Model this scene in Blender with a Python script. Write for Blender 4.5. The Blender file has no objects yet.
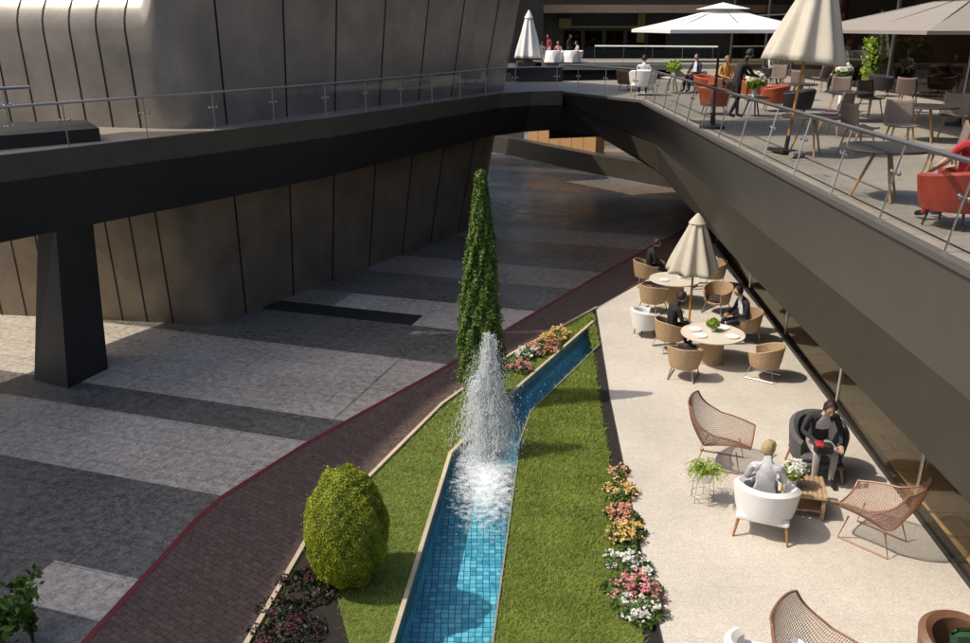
import bpy, math, random
import numpy as np
from mathutils import Vector, Matrix
R = math.radians
random.seed(7)
SC = bpy.context.scene
COL = SC.collection

# ------------------------------------------------------------------ camera, sky, sun, exposure
F = 839.0; CX = 485.0; CY = 321.5; PIT = R(19.4); H = 7.5
cd = bpy.data.cameras.new('camera'); cam = bpy.data.objects.new('camera', cd); COL.objects.link(cam)
cam.location = (0, 0, H); cam.rotation_euler = (R(90) - PIT, 0, 0)
cd.sensor_width = 36; cd.lens = F / 970 * 36; cd.clip_start = 0.1; cd.clip_end = 3000
SC.camera = cam
SH = (0.75, 0.07)                      # ground shadow of one metre of height
ELEV = math.atan(1 / math.hypot(*SH))
world = bpy.data.worlds.new('World'); SC.world = world; world.use_nodes = True
wn = world.node_tree.nodes; wl = world.node_tree.links
sky = wn.new('ShaderNodeTexSky'); sky.sky_type = 'NISHITA'; sky.sun_disc = False
sky.sun_elevation = ELEV; sky.sun_rotation = math.atan2(-SH[0], -SH[1])
sky.dust_density = 4.0; sky.ozone_density = 1.0
wn['Background'].inputs['Strength'].default_value = 0.15
wl.new(sky.outputs[0], wn['Background'].inputs[0])
sd = bpy.data.lights.new('sun', 'SUN'); sun = bpy.data.objects.new('sun', sd); COL.objects.link(sun)
sd.energy = 3.5; sd.angle = R(0.5); sd.color = (1.0, 0.91, 0.77)
sun.rotation_euler = Vector((SH[0], SH[1], -1)).to_track_quat('-Z', 'Y').to_euler()
sun.location = (-30, -3, 40)
SC.view_settings.view_transform = 'Standard'; SC.view_settings.look = 'None'
SC.view_settings.exposure = 0.25; SC.view_settings.gamma = 1.0; SC.view_settings.use_curve_mapping = False
try:
    SC.cycles.max_bounces = 8; SC.cycles.transparent_max_bounces = 16
    SC.cycles.caustics_reflective = False; SC.cycles.caustics_refractive = False
except Exception: pass

def P(px, py, z=0.0):
    """where the sight line of a photo pixel meets the real horizontal plane at height z (survey helper)"""
    dx = (px - CX) / F; dy = (py - CY) / F
    d = (dx, math.cos(PIT) - dy * math.sin(PIT), -math.sin(PIT) - dy * math.cos(PIT))
    t = (z - H) / d[2]
    return (d[0] * t, d[1] * t, z)

# ------------------------------------------------------------------ materials
MATS = {}
def mat(name, col, rough=0.6, var=0.0, vscale=6.0, bump=0.0, bscale=60.0, metal=0.0, col2=None, transl=0.0, spec=0.5, coat=0.0, attr=False):
    if name in MATS: return MATS[name]
    m = bpy.data.materials.new(name); m.use_nodes = True; MATS[name] = m
    nt = m.node_tree; n = nt.nodes; l = nt.links; b = n['Principled BSDF']
    b.inputs['Roughness'].default_value = rough; b.inputs['Metallic'].default_value = metal
    b.inputs['Specular IOR Level'].default_value = spec; b.inputs['Coat Weight'].default_value = coat
    c1 = (*col, 1); b.inputs['Base Color'].default_value = c1
    csock = None
    tc = n.new('ShaderNodeTexCoord')
    if var > 0 or col2 or attr:
        c2 = (*col2, 1) if col2 else tuple(max(0, c * (1 - var)) for c in col) + (1,)
        mx = n.new('ShaderNodeMix'); mx.data_type = 'RGBA'
        mx.inputs[6].default_value = c1; mx.inputs[7].default_value = c2
        if attr:
            at = n.new('ShaderNodeAttribute'); at.attribute_name = 'tint'; l.new(at.outputs['Fac'], mx.inputs[0])
        else:
            nz = n.new('ShaderNodeTexNoise'); nz.inputs['Scale'].default_value = vscale; nz.inputs['Detail'].default_value = 6; nz.inputs['Roughness'].default_value = 0.65
            l.new(tc.outputs['Object'], nz.inputs['Vector'])
            rp = n.new('ShaderNodeMapRange'); rp.inputs[1].default_value = 0.32; rp.inputs[2].default_value = 0.68
            l.new(nz.outputs['Fac'], rp.inputs[0]); l.new(rp.outputs[0], mx.inputs[0])
        csock = mx.outputs[2]; l.new(csock, b.inputs['Base Color'])
    if bump > 0:
        nb = n.new('ShaderNodeTexNoise'); nb.inputs['Scale'].default_value = bscale; nb.inputs['Detail'].default_value = 4
        l.new(tc.outputs['Object'], nb.inputs['Vector'])
        bp = n.new('ShaderNodeBump'); bp.inputs['Strength'].default_value = bump; bp.inputs['Distance'].default_value = 0.02
        l.new(nb.outputs['Fac'], bp.inputs['Height']); l.new(bp.outputs[0], b.inputs['Normal'])
    if transl > 0:
        tr = n.new('ShaderNodeBsdfTranslucent'); tr.inputs[0].default_value = c1
        if csock: l.new(csock, tr.inputs[0])
        ms = n.new('ShaderNodeMixShader'); ms.inputs[0].default_value = transl
        l.new(b.outputs[0], ms.inputs[1]); l.new(tr.outputs[0], ms.inputs[2]); l.new(ms.outputs[0], n['Material Output'].inputs[0])
    return m

def glass_mat(name, tint=(0.9, 0.95, 0.95), refl=0.06, rough=0.02):
    if name in MATS: return MATS[name]
    m = bpy.data.materials.new(name); m.use_nodes = True; MATS[name] = m
    n = m.node_tree.nodes; l = m.node_tree.links; n.remove(n['Principled BSDF'])
    t = n.new('ShaderNodeBsdfTransparent'); t.inputs[0].default_value = (*tint, 1)
    g = n.new('ShaderNodeBsdfGlossy'); g.inputs['Roughness'].default_value = rough
    fr = n.new('ShaderNodeLayerWeight'); fr.inputs[0].default_value = 0.25
    mr = n.new('ShaderNodeMapRange'); mr.inputs[3].default_value = refl; mr.inputs[4].default_value = 0.7
    l.new(fr.outputs['Facing'], mr.inputs[0])
    p = n.new('ShaderNodeMath'); p.operation = 'POWER'; p.inputs[1].default_value = 2.0; l.new(mr.outputs[0], p.inputs[0])
    ms = n.new('ShaderNodeMixShader'); l.new(p.outputs[0], ms.inputs[0]); l.new(t.outputs[0], ms.inputs[1]); l.new(g.outputs[0], ms.inputs[2])
    l.new(ms.outputs[0], n['Material Output'].inputs[0])
    return m

def stone_mat(name, c1, c2, cell=0.03, slab=None, rough=0.55, stain=0.25, joint=(0.05, 0.05, 0.05), rot=0.0, coarse=0.35):
    """speckled stone with large soft stains, optional slab joints"""
    if name in MATS: return MATS[name]
    m = bpy.data.materials.new(name); m.use_nodes = True; MATS[name] = m
    n = m.node_tree.nodes; l = m.node_tree.links; b = n['Principled BSDF']
    tc = n.new('ShaderNodeTexCoord'); src = tc.outputs['Object']
    mp = n.new('ShaderNodeMapping'); mp.inputs['Rotation'].default_value = (0, 0, rot); l.new(src, mp.inputs[0]); src = mp.outputs[0]
    vo = n.new('ShaderNodeTexNoise'); vo.inputs['Scale'].default_value = 1 / cell; vo.inputs['Detail'].default_value = 3; vo.inputs['Roughness'].default_value = 0.7; l.new(src, vo.inputs['Vector'])
    r1 = n.new('ShaderNodeMapRange'); r1.inputs[1].default_value = 0.35; r1.inputs[2].default_value = 0.65; l.new(vo.outputs['Fac'], r1.inputs[0])
    n3 = n.new('ShaderNodeTexNoise'); n3.inputs['Scale'].default_value = 6.5; n3.inputs['Detail'].default_value = 6; n3.inputs['Roughness'].default_value = 0.75; l.new(src, n3.inputs['Vector'])
    mxx = n.new('ShaderNodeMix'); mxx.data_type = 'FLOAT'; mxx.inputs[0].default_value = coarse; l.new(r1.outputs[0], mxx.inputs[2]); r3 = n.new('ShaderNodeMapRange'); r3.inputs[1].default_value = .40; r3.inputs[2].default_value = .60; l.new(n3.outputs['Fac'], r3.inputs[0]); l.new(r3.outputs[0], mxx.inputs[3])
    mx = n.new('ShaderNodeMix'); mx.data_type = 'RGBA'; mx.inputs[6].default_value = (*c1, 1); mx.inputs[7].default_value = (*c2, 1); l.new(mxx.outputs[0], mx.inputs[0])
    n2 = n.new('ShaderNodeTexNoise'); n2.inputs['Scale'].default_value = 0.5; n2.inputs['Detail'].default_value = 7; n2.inputs['Roughness'].default_value = 0.6; l.new(src, n2.inputs['Vector'])
    r2 = n.new('ShaderNodeMapRange'); r2.inputs[1].default_value = 0.3; r2.inputs[2].default_value = 0.7; r2.inputs[3].default_value = 1 - stain; r2.inputs[4].default_value = 1.0; l.new(n2.outputs['Fac'], r2.inputs[0])
    m2 = n.new('ShaderNodeMix'); m2.data_type = 'RGBA'; m2.blend_type = 'MULTIPLY'; m2.inputs[0].default_value = 1; l.new(mx.outputs[2], m2.inputs[6]); l.new(r2.outputs[0], m2.inputs[7])
    out = m2.outputs[2]
    if slab:
        bt = n.new('ShaderNodeTexBrick'); bt.inputs['Scale'].default_value = 1; bt.inputs['Brick Width'].default_value = slab[0]; bt.inputs['Row Height'].default_value = slab[1]
        bt.inputs['Mortar Size'].default_value = slab[2]; bt.inputs['Color1'].default_value = (1, 1, 1, 1); bt.inputs['Color2'].default_value = (slab[3],) * 3 + (1,); bt.inputs['Mortar'].default_value = (*joint, 1)
        bt.inputs['Mortar Smooth'].default_value = 0.2
        l.new(src, bt.inputs['Vector'])
        m3 = n.new('ShaderNodeMix'); m3.data_type = 'RGBA'; m3.blend_type = 'MULTIPLY'; m3.inputs[0].default_value = 1; l.new(out, m3.inputs[6]); l.new(bt.outputs['Color'], m3.inputs[7]); out = m3.outputs[2]
    l.new(out, b.inputs['Base Color'])
    rr = n.new('ShaderNodeMapRange'); rr.inputs[1].default_value = 0.3; rr.inputs[2].default_value = 0.7; rr.inputs[3].default_value = rough; rr.inputs[4].default_value = min(1, rough + 0.2); l.new(n2.outputs['Fac'], rr.inputs[0]); l.new(rr.outputs[0], b.inputs['Roughness'])
    bp = n.new('ShaderNodeBump'); bp.inputs['Strength'].default_value = 0.12; bp.inputs['Distance'].default_value = 0.01; l.new(vo.outputs['Fac'], bp.inputs['Height']); l.new(bp.outputs[0], b.inputs['Normal'])
    return m

M_light = stone_mat('granite_light', (0.27, 0.235, 0.20), (0.86, 0.77, 0.67), 0.045, rough=0.2, coarse=.5, slab=(1.8, .9, .008, .9), joint=(.45, .45, .45), rot=.309)
M_mid = stone_mat('granite_mid', (0.12, 0.105, 0.09), (0.50, 0.445, 0.39), 0.045, rough=0.2, coarse=.5, slab=(1.8, .9, .008, .9), joint=(.45, .45, .45), rot=.309)
M_dark = stone_mat('granite_dark', (0.05, 0.047, 0.042), (0.29, 0.275, 0.25), 0.045, rough=0.2, coarse=.5, slab=(1.8, .9, .008, .9), joint=(.5, .5, .5), rot=.309)
M_black = stone_mat('granite_black', (0.012, 0.015, 0.015), (0.03, 0.034, 0.034), 0.04, rough=0.35)
M_brown = stone_mat('granite_brown', (0.09, 0.065, 0.05), (0.25, 0.19, 0.15), 0.05, rough=0.16, coarse=.5)
M_path = stone_mat('brick_path_paver', (0.05, 0.030, 0.024), (0.18, 0.115, 0.095), 0.05, slab=(0.2, 0.1, 0.006, 0.75), rough=0.65, joint=(0.35, 0.3, 0.3), rot=0.6)
M_patio = stone_mat('terrazzo_patio', (0.44, 0.40, 0.345), (0.69, 0.635, 0.555), 0.035, rough=0.55, stain=0.2, coarse=0.25)
M_deck = stone_mat('terrace_stone', (0.25, 0.225, 0.19), (0.36, 0.33, 0.28), 0.04, slab=(1.2, 0.6, 0.006, 0.93), rough=0.5, stain=0.15, joint=(0.4, 0.38, 0.35))
M_floorin = stone_mat('indoor_floor', (0.52, 0.36, 0.19), (0.74, 0.56, 0.34), 0.06, slab=(1.4, 0.7, 0.012, 0.85), rough=0.3, joint=(0.35, 0.3, 0.25), coarse=0.5)
M_soil = mat('soil', (0.018, 0.014, 0.010), 0.95, 0.5, 9, 0.6, 40)
M_edge = mat('dark_steel', (0.03, 0.026, 0.022), 0.5, 0.3, 8)
M_curb = stone_mat('pale_curb_stone', (0.45, 0.36, 0.24), (0.62, 0.52, 0.38), 0.03, rough=0.7)
M_red = mat('red_strip_paint', (0.16, 0.012, 0.02), 0.6, 0.3, 14)
M_bridge = mat('bridge_dark_metal', (0.020, 0.021, 0.021), 0.45, 0.25, 2.0, 0.05, 30)
M_bridge2 = mat('bridge_chamfer_metal', (0.085, 0.083, 0.064), 0.5, 0.2, 2.0, 0.05, 30)
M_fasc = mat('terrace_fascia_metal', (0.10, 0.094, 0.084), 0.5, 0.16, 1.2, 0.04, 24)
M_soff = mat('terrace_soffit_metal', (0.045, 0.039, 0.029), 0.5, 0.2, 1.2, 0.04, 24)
M_steel = mat('brushed_steel', (0.55, 0.54, 0.52), 0.28, 0.15, 20, metal=1.0)
M_rail = mat('rail_steel', (0.30, 0.29, 0.28), 0.35, 0.2, 20, metal=0.8)
M_darkm = mat('black_metal', (0.022, 0.022, 0.024), 0.4)
M_gl = glass_mat('clear_glass', (0.985, 0.99, 0.985), 0.05)
M_glf = glass_mat('facade_glass', (0.52, 0.45, 0.32), 0.12)
M_conc = mat('concrete', (0.28, 0.27, 0.25), 0.8, 0.25, 3, 0.2, 40)
M_wood = mat('oiled_wood', (0.42, 0.20, 0.07), 0.5, 0.45, 18)
M_pole = mat('honey_wood', (0.62, 0.27, 0.065), 0.5, 0.35, 18)
M_woodlt = mat('pale_wood', (0.52, 0.30, 0.13), 0.55, 0.35, 18)
M_white = mat('white_fabric', (0.78, 0.77, 0.75), 0.85, 0.06, 12, 0.25, 120)
M_canvas = mat('cream_canvas', (0.74, 0.69, 0.58), 0.9, 0.08, 5, 0.25, 90, transl=0.34)
M_canvasw = mat('white_canvas', (0.80, 0.80, 0.78), 0.9, 0.05, 5, 0.2, 90, transl=0.12)
M_rattan = mat('rattan_weave', (0.56, 0.38, 0.22), 0.7, 0.5, 40, 0.8, 70)
M_copper = mat('copper_wire', (0.33, 0.165, 0.11), 0.5, 0.3, 20, metal=0.2)
M_grey = mat('grey_upholstery', (0.10, 0.10, 0.10), 0.9, 0.3, 30, 0.3, 120)
M_taupe = mat('taupe_upholstery', (0.19, 0.145, 0.125), 0.8, 0.2, 20, 0.2, 90)
M_redl = mat('red_leather', (0.36, 0.055, 0.03), 0.42, 0.3, 6, 0.15, 60)
M_orl = mat('orange_leather', (0.36, 0.075, 0.028), 0.42, 0.3, 6, 0.15, 60)
M_brl = mat('brown_leather', (0.20, 0.10, 0.06), 0.45, 0.35, 6, 0.15, 60)
M_blk = mat('black_upholstery', (0.02, 0.02, 0.022), 0.6, 0.2, 20)
M_tabled = mat('dark_tabletop', (0.055, 0.05, 0.045), 0.35, 0.3, 8)
M_tablel = mat('pale_tabletop', (0.66, 0.60, 0.50), 0.45, 0.12, 8)
M_plate = mat('white_china', (0.82, 0.82, 0.80), 0.2)
M_leaf = mat('leaf_green', (0.045, 0.085, 0.012), 0.55, attr=True, col2=(0.12, 0.20, 0.03), transl=0.3)
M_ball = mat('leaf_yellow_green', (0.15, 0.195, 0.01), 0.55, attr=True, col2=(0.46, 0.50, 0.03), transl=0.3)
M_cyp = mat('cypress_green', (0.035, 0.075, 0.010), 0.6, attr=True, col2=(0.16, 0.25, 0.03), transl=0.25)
M_grass = mat('grass_blade', (0.13, 0.18, 0.022), 0.6, attr=True, col2=(0.35, 0.42, 0.075), transl=0.4)
M_lime = mat('leaf_lime', (0.16, 0.26, 0.02), 0.55, attr=True, col2=(0.34, 0.45, 0.05), transl=0.3)
M_darkleaf = mat('leaf_dark', (0.012, 0.018, 0.008), 0.6, attr=True, col2=(0.035, 0.03, 0.014), transl=0.2)
M_bark = mat('bark', (0.10, 0.065, 0.04), 0.9, 0.5, 20, 0.6, 50)
M_skin = mat('skin', (0.50, 0.29, 0.20), 0.55, 0.1, 8)
M_skind = mat('skin_tanned', (0.36, 0.19, 0.12), 0.55, 0.1, 8)
M_eye = mat('eye_dark', (0.02, 0.015, 0.012), 0.2)

# ------------------------------------------------------------------ mesh builder
class MB:
    def __init__(s): s.v = []; s.f = []; s.m = []; s.mi = 0
    def add(s, vs, fs, mi=None):
        o = len(s.v); s.v += [tuple(q) for q in vs]; s.f += [tuple(i + o for i in q) for q in fs]
        s.m += [s.mi if mi is None else mi] * len(fs); return s
    def box(s, c, d, rz=0.0, taper=1.0, bev=0.0, tilt=None, mi=None):
        x, y, z = d[0] / 2, d[1] / 2, d[2] / 2
        if bev > 0:
            b = min(bev, x * .9, y * .9, z * .9); prof = [(-z, b), (-z + b, 0), (z - b, 0), (z, b)]
            rings = []
            for zz, ins in prof:
                k = taper if zz > 0 else 1
                X, Y = (x - ins) * k, (y - ins) * k; bb = b * .7
                rings.append([(-X + bb, -Y, zz), (X - bb, -Y, zz), (X, -Y + bb, zz), (X, Y - bb, zz), (X - bb, Y, zz), (-X + bb, Y, zz), (-X, Y - bb, zz), (-X, -Y + bb, zz)])
            vs = [p for r in rings for p in r]; fs = [tuple(range(7, -1, -1)), tuple(range(24, 32))]
            for r in range(3):
                for i in range(8): fs.append((r * 8 + i, r * 8 + (i + 1) % 8, r * 8 + 8 + (i + 1) % 8, r * 8 + 8 + i))
        else:
            k = taper
            vs = [(-x, -y, -z), (x, -y, -z), (x, y, -z), (-x, y, -z), (-x * k, -y * k, z), (x * k, -y * k, z), (x * k, y * k, z), (-x * k, y * k, z)]
            fs = [(3, 2, 1, 0), (4, 5, 6, 7), (0, 1, 5, 4), (1, 2, 6, 5), (2, 3, 7, 6), (3, 0, 4, 7)]
        Mx = Matrix.Rotation(rz, 4, 'Z')
        if tilt: Mx = Mx @ Matrix.Rotation(tilt[1], 4, tilt[0])
        vs = [Mx @ Vector(p) + Vector(c) for p in vs]
        return s.add(vs, fs, mi)
    def tube(s, pts, r, n=6, cap=True, mi=None):
        pts = [Vector(p) for p in pts]; rs = r if isinstance(r, (list, tuple)) else [r] * len(pts)
        vs = []; fs = []; ref = None
        for i, p in enumerate(pts):
            t = (pts[min(i + 1, len(pts) - 1)] - pts[max(i - 1, 0)])
            if t.length < 1e-9: t = Vector((0, 0, 1))
            t.normalize()
            if ref is None: ref = Vector((0, 0, 1)) if abs(t.z) < .9 else Vector((1, 0, 0))
            a = (ref - t * ref.dot(t)); a.normalize(); ref = a; b = t.cross(a)
            for k in range(n):
                w = 2 * math.pi * k / n; vs.append(p + (a * math.cos(w) + b * math.sin(w)) * rs[i])
        for i in range(len(pts) - 1):
            for k in range(n): fs.append((i * n + k, i * n + (k + 1) % n, (i + 1) * n + (k + 1) % n, (i + 1) * n + k))
        if cap: fs.append(tuple(range(n - 1, -1, -1))); fs.append(tuple(range((len(pts) - 1) * n, len(pts) * n)))
        return s.add(vs, fs, mi)
    def lathe(s, prof, n=24, c=(0, 0, 0), sx=1, sy=1, mod=None, mi=None, cap=True):
        vs = []; fs = []
        for j, (r, z) in enumerate(prof):
            for k in range(n):
                a = 2 * math.pi * k / n; rr = r * (mod(a, j / (len(prof) - 1)) if mod else 1)
                vs.append((c[0] + rr * math.cos(a) * sx, c[1] + rr * math.sin(a) * sy, c[2] + z))
        for j in range(len(prof) - 1):
            for k in range(n): fs.append((j * n + k, j * n + (k + 1) % n, (j + 1) * n + (k + 1) % n, (j + 1) * n + k))
        if cap: fs.append(tuple(range(n - 1, -1, -1))); fs.append(tuple(range((len(prof) - 1) * n, len(prof) * n)))
        return s.add(vs, fs, mi)
    def ball(s, c, r, n=12, sc=(1, 1, 1), mi=None, rot=None):
        m = n // 2; vs = [(0, 0, -1)]; fs = []
        for j in range(1, m):
            t = -math.pi / 2 + math.pi * j / m
            for k in range(n): a = 2 * math.pi * k / n; vs.append((math.cos(t) * math.cos(a), math.cos(t) * math.sin(a), math.sin(t)))
        vs.append((0, 0, 1)); L = len(vs) - 1
        for k in range(n):
            fs.append((0, 1 + (k + 1) % n, 1 + k)); fs.append((L, L - n + k, L - n + (k + 1) % n))
        for j in range(m - 2):
            for k in range(n): fs.append((1 + j * n + k, 1 + j * n + (k + 1) % n, 1 + (j + 1) * n + (k + 1) % n, 1 + (j + 1) * n + k))
        out = []
        for p in vs:
            q = Vector((p[0] * r * sc[0], p[1] * r * sc[1], p[2] * r * sc[2]))
            if rot: q = rot @ q
            out.append(q + Vector(c))
        return s.add(out, fs, mi)
    def prism(s, poly, z0, z1, mi=None, top=True, bottom=True):
        a = sum(poly[i][0] * poly[(i + 1) % len(poly)][1] - poly[(i + 1) % len(poly)][0] * poly[i][1] for i in range(len(poly)))
        if a < 0: poly = poly[::-1]
        n = len(poly); vs = [(p[0], p[1], z0) for p in poly] + [(p[0], p[1], z1) for p in poly]
        fs = [(i, (i + 1) % n, n + (i + 1) % n, n + i) for i in range(n)]
        if top: fs.append(tuple(range(n, 2 * n)))
        if bottom: fs.append(tuple(range(n - 1, -1, -1)))
        return s.add(vs, fs, mi)
    def sheet(s, poly, z, mi=None):
        a = sum(poly[i][0] * poly[(i + 1) % len(poly)][1] - poly[(i + 1) % len(poly)][0] * poly[i][1] for i in range(len(poly)))
        if a < 0: poly = poly[::-1]
        return s.add([(p[0], p[1], z) for p in poly], [tuple(range(len(poly)))], mi)
    def loft(s, lines, mi=None):
        n = len(lines[0]); vs = [p for l in lines for p in l]; fs = []
        for j in range(len(lines) - 1):
            for i in range(n - 1): fs.append((j * n + i, j * n + i + 1, (j + 1) * n + i + 1, (j + 1) * n + i))
        return s.add(vs, fs, mi)
    def grid(s, fn, nu, nv, mi=None):
        vs = [fn(i / nu, j / nv) for j in range(nv + 1) for i in range(nu + 1)]
        fs = [(j * (nu + 1) + i, j * (nu + 1) + i + 1, (j + 1) * (nu + 1) + i + 1, (j + 1) * (nu + 1) + i) for j in range(nv) for i in range(nu)]
        return s.add(vs, fs, mi)
    def build(s, name, mats, parent=None, smooth=False, loc=None):
        me = bpy.data.meshes.new(name); me.from_pydata(s.v, [], s.f)
        for m in (mats if isinstance(mats, (list, tuple)) else [mats]): me.materials.append(m)
        me.polygons.foreach_set('material_index', s.m)
        if smooth:
            me.polygons.foreach_set('use_smooth', [True] * len(s.f))
            try: me.set_sharp_from_angle(angle=R(42))
            except Exception: pass
        me.update()
        o = bpy.data.objects.new(name, me); COL.objects.link(o)
        if parent: o.parent = parent
        if loc: o.location = loc
        return o

def solidify(o, t, off=0):
    m = o.modifiers.new('thickness', 'SOLIDIFY'); m.thickness = t; m.offset = off
    return o
def tag(o, label, cat, group=None):
    o['label'] = label; o['category'] = cat
    if group: o['group'] = group
    return o
def thing(name, label, cat, loc=(0, 0, 0), rz=0.0, group=None, s=1.0):
    o = bpy.data.objects.new(name, None); COL.objects.link(o); o.location = loc; o.rotation_euler = (0, 0, rz)
    o.empty_display_size = 0.2
    if s != 1.0: o.scale = (s, s, s)
    return tag(o, label, cat, group)
def structure(name, mb, mats, smooth=False):
    o = mb.build(name, mats, None, smooth); o['kind'] = 'structure'; return o
def dup(root, loc, rz, label, group=None):
    r = root.copy(); COL.objects.link(r); r.location = loc; r.rotation_euler = (0, 0, rz); r['label'] = label
    if group: r['group'] = group
    def rec(a, b):
        for ch in list(a.children):
            c = ch.copy(); COL.objects.link(c); c.parent = b; rec(ch, c)
    rec(root, r)
    return r

RNG = np.random.default_rng(11)
def np_mesh(name, verts, k, m, tint=None, parent=None, loc=None):
    """verts (N*k,3) as N separate k-gons"""
    N = len(verts) // k; me = bpy.data.meshes.new(name)
    me.vertices.add(N * k); me.vertices.foreach_set('co', verts.astype(np.float32).ravel())
    me.loops.add(N * k); me.loops.foreach_set('vertex_index', np.arange(N * k, dtype=np.int32))
    me.polygons.add(N); me.polygons.foreach_set('loop_start', np.arange(0, N * k, k, dtype=np.int32))
    try: me.polygons.foreach_set('loop_total', np.full(N, k, dtype=np.int32))
    except Exception: pass
    me.materials.append(m); me.update(calc_edges=True)
    if tint is not None:
        a = me.attributes.new('tint', 'FLOAT', 'POINT'); a.data.foreach_set('value', np.repeat(tint, k).astype(np.float32))
    o = bpy.data.objects.new(name, me); COL.objects.link(o)
    if parent: o.parent = parent
    if loc is not None: o.location = loc
    return o
def leaf_quads(c, size, nrm=None, spread=1.0, aspect=0.55):
    """leaf-shaped quads around centres c, facing roughly nrm"""
    N = len(c); d = RNG.normal(size=(N, 3)) * spread
    if nrm is not None: d = d + nrm
    d /= np.linalg.norm(d, axis=1)[:, None] + 1e-9
    u = np.cross(d, RNG.normal(size=(N, 3))); u /= np.linalg.norm(u, axis=1)[:, None] + 1e-9
    w = np.cross(d, u); s = (size * RNG.uniform(.6, 1.3, N))[:, None]
    q = np.stack([c - u * s, c + w * s * aspect, c + u * s, c - w * s * aspect], 1)
    return q.reshape(-1, 3)
def in_poly(x, y, poly):
    r = np.zeros(len(x), bool); n = len(poly)
    for i in range(n):
        x0, y0 = poly[i][:2]; x1, y1 = poly[(i + 1) % n][:2]
        if y0 == y1: continue
        c = ((y0 > y) != (y1 > y)) & (x < (x1 - x0) * (y - y0) / (y1 - y0) + x0); r ^= c
    return r
def vnoise(x, y, seed=0):
    return (np.sin(x * 2.1 + 1.3 * np.sin(y * 1.7 + seed)) + np.sin(y * 2.7 + 1.9 * np.sin(x * 1.3 + seed * 2)) + np.sin((x + y) * 5.1 + seed) * .5) / 2.5

# ------------------------------------------------------------------ ground
redline = [(-5.75, 4.0), (-5.16, 8.82), (-4.65, 11.62), (-4.42, 12.38), (-3.42, 14.24), (-0.71, 18.41), (0.94, 21.26), (3.67, 25.77), (8.27, 32.91), (24.0, 57.0)]
pathR = [(-3.6, 4.0), (-3.09, 8.82), (-2.78, 11.12), (-1.69, 14.04), (-0.94, 16.02), (0.6, 18.86), (3.12, 22.45), (6.3, 27.0), (9.6, 31.6), (26.0, 55.0)]
canalL = [(-1.50, 5.0), (-1.16, 8.82), (-0.61, 13.85), (0.77, 16.9), (2.93, 21.2)]
canalR = [(-0.30, 5.0), (0.09, 8.82), (0.67, 14.44), (0.93, 15.68), (2.86, 19.55)]
patioL = [(2.20, 4.0), (2.29, 8.82), (2.37, 10.99), (2.66, 16.27), (3.12, 22.45)]
GLZ = [(6.55, 4.0), (6.96, 10.13), (7.12, 12.44), (8.15, 26.96), (8.5, 30.0)]

g = MB(); g.sheet([(-800, -300), (800, -300), (800, 1500), (-800, 1500)], -0.9); structure('ground', g, mat('asphalt', (0.05, 0.05, 0.05), .9, .3, .5))

# plaza of granite bands; u runs along the bands, v across
ca, sa = 0.953, 0.303
def UV(u, v): return (u * ca + v * sa, -u * sa + v * ca)
def vv(px, py): x, y, _ = P(px, py); return x * sa + y * ca
def uu(px, py): x, y, _ = P(px, py); return x * ca - y * sa
pl = MB()
pl.sheet([(-90, 4.0)] + redline + [(36, 76), (-90, 76)], 0.0, 1)
bands = []
vA = [vv(20, 602), vv(0, 548), vv(0, 455), vv(240, 431), vv(200, 400), vv(202, 334), vv(262, 309), vv(275, 300), vv(352, 293), vv(363, 270), vv(396, 255)]
U0, U1 = -60, 40
def band(v0, v1, segs):
    for u0, u1, m in segs: bands.append((v0, v1, u0, u1, m))
L_, Mi, D_, K_, Br = 0, 1, 2, 3, 4
band(2.0, vA[0], [(U0, U1, D_)])
band(vA[0], vA[1], [(U0, uu(30, 580), D_), (uu(30, 580), U1, L_)])
band(vA[1], vA[2], [(U0, U1, D_)])
band(vA[2], vA[3], [(U0, U1, L_)])
band(vA[3], vA[4], [(U0, U1, D_)])
band(vA[4], vA[5], [(U0, uu(365, 390), L_), (uu(365, 390) + .05, U1, L_)])
band(vA[5], vA[6], [(U0, U1, D_)])
band(vA[6], vA[7], [(U0, uu(262, 309), Mi), (uu(268, 305), uu(418, 320), K_), (uu(418, 320), U1, L_)])
band(vA[7], vA[8], [(U0, uu(345, 298), Mi), (uu(345, 298), U1, L_)])
band(vA[8], vA[9], [(U0, U1, D_)])
band(vA[9], vA[10], [(U0, uu(378, 262), D_), (uu(378, 262), U1, Mi)])
v = vA[10]; rr = random.Random(4); k = 0
seqm = [Br, D_, Mi, D_, Br, Mi, D_, Br, D_, Mi]
while v < 66:
    w = rr.uniform(0.7, 2.2) * (1 + (v - 20) / 50); us = [U0, rr.uniform(-12, -2), rr.uniform(-1, 9), rr.uniform(10, 24), U1 + 40]
    band(v, v + w, [(us[i], us[i + 1], seqm[(k + (i * 3 if rr.random() < .5 else 0)) % len(seqm)]) for i in range(4)]); v += w; k += 1
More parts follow.
